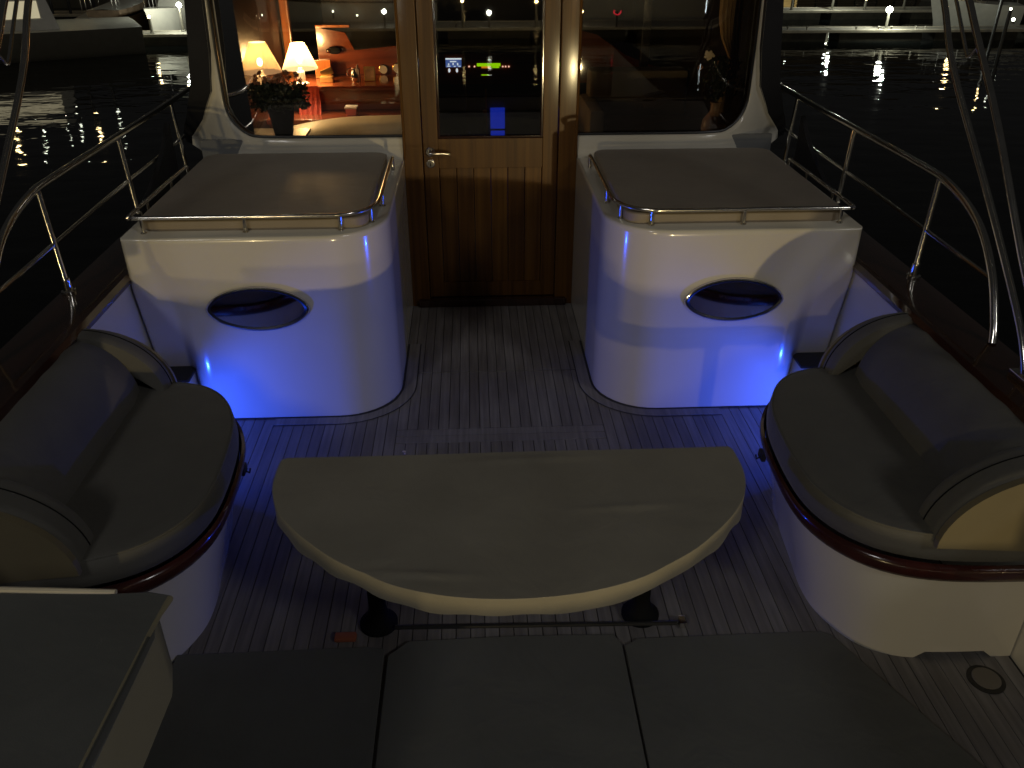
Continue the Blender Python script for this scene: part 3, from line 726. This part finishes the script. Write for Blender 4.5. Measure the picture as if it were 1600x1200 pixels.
for px, py, r_, lab in ((599, 109, .030, 'small round brass dial on the back wall nearer the gold photo frame'), (621, 107, .032, 'small round brass dial on the back wall nearest the door jamb')):
    p = at(px, py, 6.90); t = thing('wall_dial', lab, 'dial', p, 'round dials')
    MB().lathe([(r_ + .008, 0), (r_ + .008, -.012), (r_, -.018)], (p.x, 6.925, p.z), 24, 'y').build('bezel', 'brass', t)
    MB().lathe([(r_, -.0185), (r_, -.0195)], (p.x, 6.925, p.z), 24, 'y').build('dial_face', 'dial_white', t)
p = at(547, 158, 6.3)
t = thing('gift_box', 'small pink box with a pale lid on the lower ledge', 'box', (p.x, 6.3, .88))
MB().box(p.x - .035, p.x + .04, 6.27, 6.35, .880, .925, .002).build('box_body', 'pink_box', t); MB().box(p.x - .042, p.x + .048, 6.263, 6.357, .9255, .938, .002).build('lid', 'dial_white', t)
m = MB(); rows = []
p = at(478, 150, 6.38)
for i in range(9):
    z = 1.063 - .19 * i / 8 if i else 1.062
    rows.append([(p.x - .07 + .16 * j / 24 + .02 * i / 8, 6.41 - .10 * (i / 8) ** 2 + .012 * math.sin(j * 1.1 + i * .4) * (i / 8), z) for j in range(25)])
m.loft(rows); tag(m.build('red_napkin', 'red_cloth', None, 80), 'crumpled red cloth hanging over the shelf edge under the bright lamp', 'cloth')
p = at(517, 84, 6.7); t = thing('shoe_brush', 'dark rounded object with a pale knob above the sideboard panel', 'brush', p)
MB().ball((p.x, 6.88, p.z), .035, (1.5, .8, .8), 3).build('body', 'black', t); MB().ball((p.x - .045, 6.87, p.z - .002), .018, (1, 1, 1), 3).build('knob', 'silver', t)
# potted plant on the near ledge, dark, with dried flowers
def plant(name, label, c, n, rx, rz, leafm, cat, pot=None):
    t = thing(name, label, cat, c)
    m = MB()
    for i in range(n):
        a = random.random() * 6.28; r_ = rx * math.sqrt(random.random()); z = random.random()
        p = Vector(c) + Vector((r_ * math.cos(a), .5 * r_ * math.sin(a), .03 + z * rz))
        L = .018 + .02 * random.random(); d_ = Vector((random.gauss(0, 1), random.gauss(0, .7), random.gauss(.2, .6))).normalized() * L; w_ = d_.cross(Vector((random.gauss(0, 1), random.gauss(0, 1), random.gauss(0, 1)))).normalized() * L * .35
        V = [m.bm.verts.new(q) for q in (p, p + d_ * .5 + w_, p + d_, p + d_ * .5 - w_)]; m.bm.faces.new(V)
    m.build('foliage', leafm, t)
    return t
pc = at(440, 178, 5.25)
t = plant('potted_plant', 'dark bushy potted plant with dried flowers behind the left window', pc, 1700, .175, .14, 'leaf_dark', 'plant')
m = MB(); m.lathe([(.055, pc.z - .12), (.075, pc.z), (.08, pc.z + .04)], (pc.x, pc.y, 0), 20); m.build('pot', 'black', t)
m = MB()
for (px, py) in ((398, 122), (405, 116), (401, 128), (412, 124), (436, 118), (445, 128), (452, 122), (458, 130), (463, 118), (469, 125), (424, 129), (433, 127), (448, 112)):
    c = at(px, py, 5.25 + random.uniform(-.05, .05))
    for q in range(9):
        d_ = Vector((random.gauss(0, 1), random.gauss(0, .6), random.gauss(0, 1))).normalized(); r_ = .010 + .008 * random.random(); w_ = d_.orthogonal().normalized() * r_ * .6
        V = [m.bm.verts.new(x) for x in (c, c + d_ * r_ + w_, c + d_ * r_ * 1.6, c + d_ * r_ - w_)]; m.bm.faces.new(V)
m.build('dried_bloom', 'petal_brown', t)
m = MB()
for (px, py) in ((430, 125), (437, 122), (428, 131), (441, 130), (421, 127)):
    c = at(px, py, 5.28)
    for q in range(8):
        a = q * .8; m.loft([[c, c + Vector((.02 * math.cos(a), .004, .02 * math.sin(a))), c + Vector((.022 * math.cos(a + .5), .006, .022 * math.sin(a + .5)))], [c, c + Vector((.01 * math.cos(a), -.006, .01 * math.sin(a))), c + Vector((.012 * math.cos(a + .5), -.006, .012 * math.sin(a + .5)))]])
m.build('pale_bloom', 'petal_white', t)
m = MB()
for (px, py) in ((398, 122), (405, 116), (412, 124), (436, 118), (452, 122), (463, 118), (469, 125)):
    c = at(px, py, 5.25); m.tube([c, c.lerp(pc, .5) + Vector((0, 0, .01)), pc + Vector((0, 0, .05))], .0018, 5)
m.build('stem', 'leaf_dark', t)
# curtains gathered in both corners
for s, lab in ((1, 'pale curtain gathered in the right window corner'),):
    m = MB(s); rows = []
    for i in range(14):
        z = 2.48 - 1.40 * i / 13; pinch = .12 * (1 - math.exp(-((z - 1.3) / .18) ** 2)) if s > 0 else .10
        rows.append([(1.56 - (.02 + pinch) * (j / 30) - .02 - .03 * (1 if s > 0 else 0), 5.26 + .016 * math.sin(j * 1.25 + z) + .001 * j, z) for j in range(31)])
    m.loft(rows); tag(m.build('curtain', 'curtain', None, 80), lab, 'curtain', 'curtains in the window corners')

# ================================================================== SALOON, MIDDLE AND RIGHT
t = thing('helm_console', 'dark wooden helm console with a blue screen and a green lit instrument strip', 'console', (.1, 8.6, 0))
MB().box(-.62, .66, 8.52, 8.62, .70, .985, .006).build('instrument_panel', 'saloon_wood', t)
MB().box(-.62, .66, 8.54, 9.0, .02, .70).build('cupboard', 'saloon_dark', t)
def scr(px0, py0, px1, py1, mname, name, par, Y=8.515):
    a = at(px0, py0, Y); b = at(px1, py1, Y); return MB().box(a.x, b.x, Y - .002, Y + .004, b.z, a.z, .0008).build(name, mname, par)
s1 = scr(696, 91, 721, 105, 'screen_blue', 'navigation_screen', t)
scr(696, 91, 721, 93, 'screen_white', 'screen_header', s1, 8.511)
for px0, py0, px1, py1 in ((703, 95.5, 713, 97), (700, 99, 702, 102), (707, 98.5, 709, 101.5), (714, 98.5, 716, 102), (698, 103, 704, 104), (709, 103, 712, 104.3), (716, 103, 720, 104)):
    scr(px0, py0, px1, py1, 'screen_white', 'screen_readout', s1, 8.511)
for px in (702, 714):
    p = at(px, 110, 8.51); MB().ball(p, .011, (1, .4, 1.8), 2).build('indicator_lamp', 'screen_white', t)
s2 = scr(745, 99, 782, 103.5, 'screen_green', 'instrument_strip', t)
scr(752, 103.8, 766, 106.5, 'screen_amber', 'amber_readout', s2); scr(768, 104, 780, 106.2, 'screen_green', 'green_readout', s2)
scr(752, 116.5, 764, 117.8, 'screen_green', 'lit_label', t)
for px in (733, 741.5, 785.5, 790, 795):
    p = at(px, 104, 8.51); MB().ball(p, .0085, (1, .4, 1), 2).build('button_light', 'led_pink', t)
a = at(766, 169, 8.4); b = at(789, 209, 8.4)
t = thing('lit_doorway', 'doorway beyond the helm glowing deep blue', 'doorway', (a.x, 8.42, b.z))
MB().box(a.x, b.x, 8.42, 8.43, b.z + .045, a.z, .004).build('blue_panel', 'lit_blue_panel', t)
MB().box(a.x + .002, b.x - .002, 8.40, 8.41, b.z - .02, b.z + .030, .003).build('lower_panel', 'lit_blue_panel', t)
MB().box(a.x - .05, a.x - .03, 8.38, 8.41, .0, .68, .006).build('door_edge', 'saloon_wood_v', t)
t = thing('companion_pole', 'slim polished pole left of the blue doorway', 'pole', (-.0, 7.4, 0))
p = at(758, 175, 7.4); MB().tube([(p.x, 7.4, .0), (p.x, 7.4, .66)], .010, 10).build('pole_shaft', 'steel', t); MB().ball((p.x, 7.4, .67), .022).build('knob', 'saloon_wood', t)
p = at(729, 130, 7.6); t = thing('grab_pole', 'thin polished grab pole in front of the blue navigation screen', 'pole', (p.x, 7.6, 0))
MB().tube([(p.x, 7.6, .45), (p.x - .01, 7.6, .86)], .005, 8).build('pole_shaft', 'steel', t); MB().lathe([(.02, .44), (.02, .45)], (p.x, 7.6, 0), 12).build('pole_foot', 'steel', t)
t = thing('saloon_sofa', 'dim beige sofa with a square arm behind the right window', 'sofa', (1.2, 6.4, 0))
MB().box(.80, 1.56, 6.62, 6.82, .60, 1.12, .03).build('backrest', 'saloon_seat', t)
MB().box(.86, 1.58, 6.15, 6.61, .45, .80, .03).build('seat', 'saloon_seat', t)
MB().box(.74, .85, 6.1, 6.78, .45, .93, .03).build('arm', 'saloon_seat', t)
MB().box(.76, 1.56, 6.12, 6.80, .02, .44).build('plinth', 'saloon_dark', t)
t = thing('dining_top', 'dark glossy cabinet top behind the vase in the right window', 'cabinet', (1.15, 5.6, 0))
MB().prism(spl2([(.98, 5.35), (1.02, 5.62), (1.2, 5.85), (1.56, 5.95), (1.56, 5.6), (1.56, 5.15), (1.05, 5.15)], 3, True), .88, .905, 'z', .004).build('top', 'saloon_dark', t)
MB().box(1.08, 1.55, 5.2, 5.6, .02, .88).build('carcass', 'saloon_dark', t)
MB().box(-1.58, -1.10, 5.10, 5.45, .80, .905, .01)
t = thing('window_shelf', 'dark shelf under the potted plant in the left window', 'shelf', (-1.35, 5.3, .8))
MB().box(-1.58, -1.12, 5.12, 5.42, pc.z - .14, pc.z - .121, .003).build('board', 'saloon_dark', t); MB().box(-1.58, -1.2, 5.2, 5.4, .02, pc.z - .14).build('support', 'saloon_dark', t)
# wall panels of the right side
t = thing('side_panelling', 'dark red sloping panelling above the sofa', 'panelling', (1.2, 7.4, 0))
MB().prism([(.62, .9), (1.58, .9), (1.58, .98), (1.2, 1.12), (.95, 1.28), (.62, 1.36)], 7.4, 7.43, 'y').build('panel', 'saloon_wood', t)
MB().box(1.60 - .35, 1.60 - .28, 7.0, 7.06, .9, 2.5, .01).build('window_post', 'saloon_dark', t)
p = at(1113, 208, 5.3)
t = thing('flower_vase', 'pinkish vase of dim flowers with one pale bloom in the right window', 'vase', (p.x, 5.3, .905))
MB().lathe([(.05, .905), (.068, .93), (.076, .98), (.070, 1.03), (.045, 1.065), (.030, 1.085), (.030, 1.125), (.036, 1.14)], (p.x, 5.3, 0), 28).build('vase_body', 'pink_ceramic', t)
m = MB()
for i in range(420):
    c = Vector((p.x + .02 + random.gauss(0, .05), 5.3 + random.gauss(0, .03), random.uniform(1.17, 1.40))); d_ = Vector((random.gauss(0, 1), random.gauss(0, .6), random.gauss(0, 1))).normalized() * .03; w_ = d_.orthogonal().normalized() * .009
    m.bm.faces.new([m.bm.verts.new(q) for q in (c, c + d_ * .5 + w_, c + d_, c + d_ * .5 - w_)])
for k in range(7):
    m.tube([(p.x, 5.3, 1.12), (p.x + .01 * (k - 3), 5.3, 1.25), (p.x + .02 * (k - 3) + .01, 5.3, 1.38)], .002, 5)
m.build('stems_and_leaves', 'leaf_dark', t)
q_ = at(1108, 86, 5.28); m = MB()
for k in range(16):
    a = k * 2.4; r_ = .006 + .0016 * k; m.ball(q_ + Vector((r_ * math.cos(a), -.004 * (16 - k) / 16, r_ * .8 * math.sin(a))), .011, (1, .5, .8), 1)
m.build('pale_bloom', 'petal_white', t)
m = MB()
for (px, py) in ((1147, 92), (1152, 98), (1095, 105), (1120, 100), (1140, 110)):
    c = at(px, py, 5.3)
    for k in range(8): m.ball(c + Vector((random.gauss(0, .008), 0, random.gauss(0, .009))), .007, (1, .5, 1), 1)
m.build('dark_bloom', 'petal_brown', t)

# ================================================================== MARINA AHEAD
def pontoon(x0, x1, y0, y1, zt, label, thick=.16):
    t = thing('pontoon', label, 'pontoon', ((x0 + x1) / 2, (y0 + y1) / 2, zt), 'floating pontoons')
    m = MB(); L = x1 - x0; k = int(L / 3)
    for i in range(k): m.box(x0 + L * i / k + .02, x0 + L * (i + 1) / k - .02, y0 + .06, y1 - .06, zt - .05, zt, .01)
    m.build('walkway', 'concrete', t)
    MB().box(x0, x1, y0 - .02, y0 + .055, zt - .07, zt + .012, .01).build('edge_beam', 'pontoon_edge', t)
    MB().box(x0, x1, y1 - .055, y1 + .02, zt - .07, zt + .012, .01).build('edge_beam', 'pontoon_edge', t)
    m = MB()
    for i in range(int(L / 3)): m.box(x0 + 3 * i + .2, x0 + 3 * i + 2.8, y0 + .02, y1 - .02, WZ - .2, zt - .075, .03)
    m.build('float', 'pontoon_side', t)
    return t
pontoon(-34, 26, 26.9, 27.75, -.99, 'long floating pontoon across the water just beyond the bow, nearer one')
pontoon(-38, 44, 32.7, 33.9, -1.0, 'second floating pontoon farther across the water')
def dock_lamp(x, y, z0, h, bulb, label, r=.055):
    t = thing('dock_lamp', label, 'dock lamp', (x, y, z0), 'lamps on the pontoons')
    MB().lathe([(.07, z0), (.07, z0 + .02), (.045, z0 + .04), (.04, z0 + h - .06), (.055, z0 + h - .05), (.055, z0 + h - .04)], (x, y, 0), 14).build('post', 'boat_grey', t)
    MB().ball((x, y, z0 + h), r, (1, 1, 1), 2).build('bulb', bulb, t)
    return t
q = at(1390, 15, 27.1); dock_lamp(q.x, 27.1, -.99, q.z + .99, 'bulb_white', 'short white dock lamp on the near pontoon right of the boat', .095)
lamp('dock_lamp_light', (12.7, 26.75, -.25), 110, (.95, 1, .85), .05)
dock_lamp(-9.54, 27.15, -.98, .45, 'bulb_warm', 'short dock lamp on the near pontoon at the left beside the canvas covered boat', .04)
dock_lamp(-8.75, 27.6, -.98, .72, 'bulb_white', 'short dock lamp standing before the small white boat at the left', .075)
lamp('dock_lamp_light', (-8.75, 27.3, -.1), 90, (.95, 1, .85), .05)
p = at(1298, 24, 33.0); dock_lamp(p.x, 33.0, -.99, .80, 'bulb_white', 'dock lamp on the farther pontoon in line with the right cabinet', .05)
lamp('dock_lamp_light', (p.x, 32.6, .1), 90, (.95, 1, .85), .05)
p = at(1235, 24, 33.0); dock_lamp(p.x, 33.0, -.99, .62, 'bulb_white', 'dock lamp on the farther pontoon close by the deckhouse corner', .045)
for px, wv in ((1230, 0), (1260, 0), (1337, 0), (1372, 0), (1392, 0), (1430, 0), (1445, 0)):
    p = at(px, 49, 27.0); x = p.x
    t = thing('mooring_cleat', 'small grey mooring cleat on the near pontoon edge', 'cleat', (x, 27.0, -.97), 'mooring cleats on the near pontoon')
    MB().lathe([(.03, -.978), (.025, -.93), (.045, -.90), (.02, -.885)], (x, 27.0, 0), 10).build('cleat_body', 'concrete', t)
def tall_post(px, py, Y, bulb, label, r=.07):
    q = at(px, py, Y); z = 2 * WZ - q.z; zt = min(z, 9)
    t = thing('quay_light_post', label, 'light post', (q.x, Y, WZ), 'tall lights around the basin')
    MB().tube([(q.x, Y, WZ - .3), (q.x, Y, zt)], .05, 8).build('mast', 'dark_metal', t)
    MB().ball((q.x, Y, zt + r), r, (1, 1, 1), 2).build('bulb', bulb, t)
tall_post(1480, 98, 44, 'bulb_warm', 'tall warm light post far right, seen by its bright water reflection', .13)
tall_post(28, 222, 31, 'bulb_warm', 'tall light post whose reflection glows at the far left edge', .10)
tall_post(70, 225, 33, 'bulb_small', 'tall light post reflected left of the guard rail end', .045)
tall_post(129, 205, 33, 'bulb_small', 'tall light post reflected above the left guard rail, first of three', .05)
tall_post(157, 213, 33, 'bulb_warm', 'tall light post reflected above the left guard rail, middle of three', .07)
tall_post(190, 199, 33, 'bulb_small', 'tall light post reflected above the left guard rail, last of three', .05)
tall_post(300, 106, 42, 'bulb_small', 'tall light post reflected beside the black side wing', .06)
tall_post(232, 78, 42, 'bulb_white', 'tall light post reflected below the small white boat', .09)
tall_post(1235, 37, 46, 'bulb_small', 'tall light post reflected between the pontoons, next to the deckhouse', .10)
tall_post(1297, 39, 46, 'bulb_small', 'tall light post reflected between the pontoons, right of the first', .08)
p = at(1577, 54, 28.4); dock_lamp(p.x, 28.4, -.99, .12, 'bulb_small', 'tiny low light at the right end of the near pontoon', .05)
p = at(1413, 6, 33.1); dock_lamp(p.x, 33.1, -.99, .42, 'bulb_small', 'small low light on the farther pontoon beside the white boat', .045)
p = at(1352, 8, 33.1); dock_lamp(p.x, 33.1, -.99, .34, 'bulb_warm', 'small warm light on the farther pontoon left of the white dock lamp', .03)
p = at(1588, 12, 33.1); dock_lamp(p.x, 33.1, -.99, .45, 'bulb_small', 'small light at the far right end of the farther pontoon', .05)
tall_post(1542, 152, 24, 'bulb_small', 'light post reflected just right of the awning frame tubes, upper one', .03)
tall_post(1526, 150, 26, 'bulb_warm', 'light post reflected between the awning frame tubes', .03)
tall_post(1552, 118, 34, 'bulb_small', 'light post reflected far right below the pontoon', .035)
tall_post(108, 205, 30, 'bulb_small', 'thin light post reflected between the first left posts', .03)
tall_post(1560, 62, 48, 'bulb_small', 'tall light post beyond the white boat bow, rightmost', .05)
# boats
def boat(name, label, c, L, B, H, deg, hullm, cabin=True, lit=False, ports=2, rails=True):
    t = thing(name, label, 'boat', c); cx, cy_, cz = c
    Mx = Matrix.Translation((cx, cy_, 0)) @ Matrix.Rotation(R(deg), 4, 'Z')
    def fin(mb, nm, mat_, par=None, sm=45):
        bmesh.ops.transform(mb.bm, matrix=Mx, verts=mb.bm.verts); return mb.build(nm, mat_, par or t, sm)
    m = MB(); rows = []
    for i in range(15):
        u = i / 14; x = L * (u - .5) ; wv = B / 2 * (1 - max(0, (u - .45) / .55) ** 2.3) * (.9 + .1 * min(1, u * 4)); sh_ = H * (1 + .28 * u * u); rake = .12 * L * max(0, u - .8) / .2
        rows.append([(x + rake * 1.0, -wv * 1.0, WZ + sh_), (x + rake * .75, -wv * .97, WZ + sh_ * .72), (x + rake * .2, -wv * .86, WZ + sh_ * .2), (x, -wv * .7, WZ - .15), (x, 0, WZ - .3),
                     (x, wv * .7, WZ - .15), (x + rake * .2, wv * .86, WZ + sh_ * .2), (x + rake * .75, wv * .97, WZ + sh_ * .72), (x + rake * 1.0, wv, WZ + sh_)])
    m.loft(rows, cap0=True); fin(m, 'hull', hullm)
    m = MB(); m.loft([[r_[0], (r_[0][0], 0, r_[0][2] + .03), r_[8]] for r_ in rows]); fin(m, 'deck', 'boat_white')
    m = MB(); m.loft([[(r_[1][0], r_[1][1] * 1.01 - .01, r_[1][2]), (r_[1][0], r_[1][1] * 1.01 - .02, r_[1][2] + .06)] for r_ in rows]); fin(m, 'rubbing_strake', 'black')
    if cabin:
        z0 = WZ + H + .02; ch = H * 1.15
        m = MB(); m.loft([[(-L * .30, -B * .36, z0), (L * .16, -B * .36, z0), (L * .27, -B * .2, z0), (L * .27, B * .2, z0), (L * .16, B * .36, z0), (-L * .30, B * .36, z0)],
                          [(-L * .28, -B * .32, z0 + ch), (L * .06, -B * .32, z0 + ch), (L * .12, -B * .18, z0 + ch), (L * .12, B * .18, z0 + ch), (L * .06, B * .32, z0 + ch), (-L * .28, B * .32, z0 + ch)]], closed=True, cap1=True)
        cb = fin(m, 'cabin', 'boat_white')
        for sgn in (-1, 1):
            for k in range(ports):
                xa = -L * .26 + k * L * .36 / ports; xb = xa + L * .34 / ports; m = MB()
                ya = lambda z: sgn * (B * (.36 - .04 * (z - z0) / ch) + .012)
                za, zb = z0 + ch * .35, z0 + ch * .85; m.loft([[(xa, ya(za), za), (xb, ya(za), za)], [(xa, ya(zb), zb), (xb, ya(zb), zb)]])
                fin(m, 'cabin_window', 'lit_window' if lit else 'porthole_glass', cb)
    if rails:
        for sgn in (0, 8):
            m = MB(); P_ = [(r_[sgn][0], r_[sgn][1] * .94, r_[sgn][2] + .5) for r_ in rows[5:]]; m.tube(P_, .014, 6)
            for r_ in rows[5::2]: m.tube([(r_[sgn][0], r_[sgn][1] * .94, r_[sgn][2]), (r_[sgn][0], r_[sgn][1] * .94, r_[sgn][2] + .5)], .012, 6)
            fin(m, 'pulpit_rail', 'steel')
    return t
boat('motor_yacht', 'large dim motor yacht with lit cream cabin windows at the far left', (-14.2, 24.2, WZ), 10, 3.2, .72, 186 + 20, 'boat_grey', lit=True)
boat('moored_boat', 'small pale boat moored stern on between the motor yacht and the pontoon', (at(167, 50, 29.6).x, 29.6, WZ), 3.0, 1.0, .62, 95, 'boat_white', cabin=False)
boat('moored_boat', 'boat under a brown canvas cover behind the near pontoon at the left', (at(203, 50, 29.9).x, 29.9, WZ), 3.4, 1.1, .85, 88, 'canvas_brown', cabin=False, rails=False)
boat('moored_boat', 'small white boat lit by the dock lamp next to the black side wing', (at(288, 40, 30.2).x, 30.2, WZ), 4.0, 1.5, .72, -98, 'boat_white', rails=True)
boat('moored_boat', 'white boat with a dark round port behind the awning frame tubes at the right', (17.35, 30.5, WZ), 2.6, 1.5, .72, 172, 'boat_white', cabin=False)
boat('moored_boat', 'dim boat beyond the second pontoon at the right', (24, 39, WZ), 8, 2.6, 1.0, 170, 'boat_grey')
boat('moored_boat', 'dim boat beyond the second pontoon at the left', (-16, 39.5, WZ), 8, 2.6, 1.0, 10, 'boat_grey')
# quay buildings beyond
def building(x0, x1, y, h, label, lit):
    t = thing('quay_building', label, 'building', ((x0 + x1) / 2, y, WZ))
    MB().box(x0, x1, y, y + 8, WZ - .3, h).build('wall', 'building_wall', t)
    MB().box(x0 - .3, x1 + .3, y - .3, y + 8.3, h, h + .3, .05).build('roof', 'dark_metal', t)
    n_ = int((x1 - x0) / 2.6)
    for i in range(n_):
        xa = x0 + .6 + i * 2.6; f = MB().box(xa, xa + 1.5, y - .05, y - .003, WZ + 1.0, WZ + 3.0, .01).build('window_frame', 'dark_metal', t)
        MB().box(xa + .1, xa + 1.4, y - .07, y - .051, WZ + 1.1, WZ + 2.9).build('window_pane', 'lit_wall' if (i in lit) else 'porthole_glass', f)
struct(MB().box(-90, 90, 55, 140, WZ - .5, -.35, .03).build('quay', 'concrete'))
bx = at(1228, 10, 58).x
building(bx - 1.35, bx + 14, 58, 4.5, 'low quay building with lit windows beyond the pontoons at the right', (0,))
building(-36, -14, 58, 5, 'low quay building beyond the pontoons at the left', (3, 6))

# ================================================================== MARINA ASTERN (seen mirrored in the windows)
def rv(px, py, Yv): p = at(px, py, Yv); return Vector((p.x, 9.77 - Yv, p.z))
pontoon(-16, 18, -20.2, -18.3, -1.0, 'floating pontoon astern of the yacht, mirrored in the windows')
def alamp(px, py, bulb, label, Yv=28.2, r=.05, g='dock lamps astern'):
    q = rv(px, py, Yv); zt = q.z
    t = thing('dock_lamp', label, 'dock lamp', (q.x, q.y, -1), g)
    MB().tube([(q.x, q.y, -1.0), (q.x, q.y, zt - .05)], .035, 8).build('post', 'boat_grey', t); MB().ball((q.x, q.y, zt), r, (1, 1, 1), 2).build('bulb', bulb, t)
alamp(600, 18, 'bulb_white', 'short dock lamp mirrored near the right edge of the left window', r=.075)
alamp(764, 20, 'bulb_white', 'short dock lamp mirrored high in the door pane', r=.07)
alamp(722, 1, 'bulb_warm', 'dock lamp mirrored at the top left of the door pane', r=.05)
alamp(910, 18, 'bulb_warm', 'dock lamp mirrored at the left edge of the right window', r=.045)
alamp(838, 2, 'bulb_warm', 'dock lamp mirrored at the top right of the door pane', r=.05)
for px, y_ in ((403, 24), (383, 30), (343, 28), (520, 18), (558, 24), (618, 19)):
    alamp(px, y_, 'bulb_small', 'little light astern mirrored at pixel column of the left window'.replace(' at pixel column of', ' somewhere in'), Yv=31, r=.035, g='little lights astern')
t = thing('neon_ring', 'small red neon arc astern mirrored in the right window', 'neon light', rv(965, 18, 28))
q = rv(965, 18, 28); MB().tube([(q.x + .11 * math.cos(R(a)), q.y, q.z + .09 * math.sin(R(a))) for a in range(150, 390, 15)], .018, 8).build('neon_tube', 'neon_red', t)
MB().tube([(q.x, q.y - .05, -1), (q.x, q.y - .05, q.z)], .03, 8).build('bracket', 'dark_metal', t)
t = thing('tube_light', 'upright white tube light astern mirrored in the right window', 'tube light', rv(1105, 10, 28))
q = rv(1105, 8, 28); MB().tube([(q.x, q.y, q.z - .22), (q.x, q.y, q.z + .4)], .03, 8).build('tube', 'tube_white', t); MB().tube([(q.x, q.y, -1), (q.x, q.y, q.z - .23)], .03, 8).build('stand', 'dark_metal', t)
# tall lights astern whose water streaks show in the panes
for px, py, b_, r_, lab in ((545, 34, 'bulb_small', .09, 'left of two close tall lights astern'), (556, 34, 'bulb_small', .07, 'right of two close tall lights astern'), (725, 38, 'bulb_warm', .08, 'tall light astern streaking the left half of the door pane'), (838, 41, 'bulb_warm', .08, 'tall light astern streaking the right half of the door pane')):
    q = rv(px, py, 50); z = 2 * WZ - q.z
    t = thing('quay_light_post', lab, 'light post', (q.x, q.y, WZ), 'tall lights astern')
    MB().tube([(q.x, q.y, WZ - .3), (q.x, q.y, z - r_)], .05, 8).build('mast', 'dark_metal', t); MB().ball((q.x, q.y, z), r_, (1, 1, 1), 2).build('bulb', b_, t)
boat('moored_boat', 'pale boat astern mirrored in the left window', (-4.6, -22.5, WZ), 6.5, 2.4, 1.0, 170, 'boat_white')
boat('moored_boat', 'pale boat astern mirrored in the right window', (5.4, -22.5, WZ), 5.5, 2.2, .9, 10, 'boat_white')
lamp('dock_lamp_light', (-2.7, -18.6, -.1), 30, (.95, 1, .85), .05)
lamp('dock_lamp_light', (3.4, -18.7, -.1), 22, (1, .85, .6), .05)
# fixtures for the two nearest lights, plus posts invented for both fills
for (x, y, z), lab, zb, r_ in ((KEY_A, 'short lamp on a mooring pile right behind the stern', WZ - .3, .10), (KEY_B, 'warm lamp on a post off the port quarter', WZ - .3, .13), (FILL_C, 'tall added fill lamp high behind the stern on the port side', WZ - .3, 1.4), (FILL_D, 'tall added fill lamp high behind the stern on the starboard side', WZ - .3, 1.4)):
    t = thing('quay_lamp', lab, 'lamp', (x, y, zb), 'lamps behind the stern')
    MB().tube([(x, y, zb), (x, y, z - r_ - .01)], .04 if r_ < .4 else .09, 10).build('post', 'dark_metal', t)
    MB().ball((x, y, z), r_, (1, 1, 1), 3).build('globe', 'lamp_glass', t)

for o in bpy.data.objects:
    if '_o' in o: del o['_o']
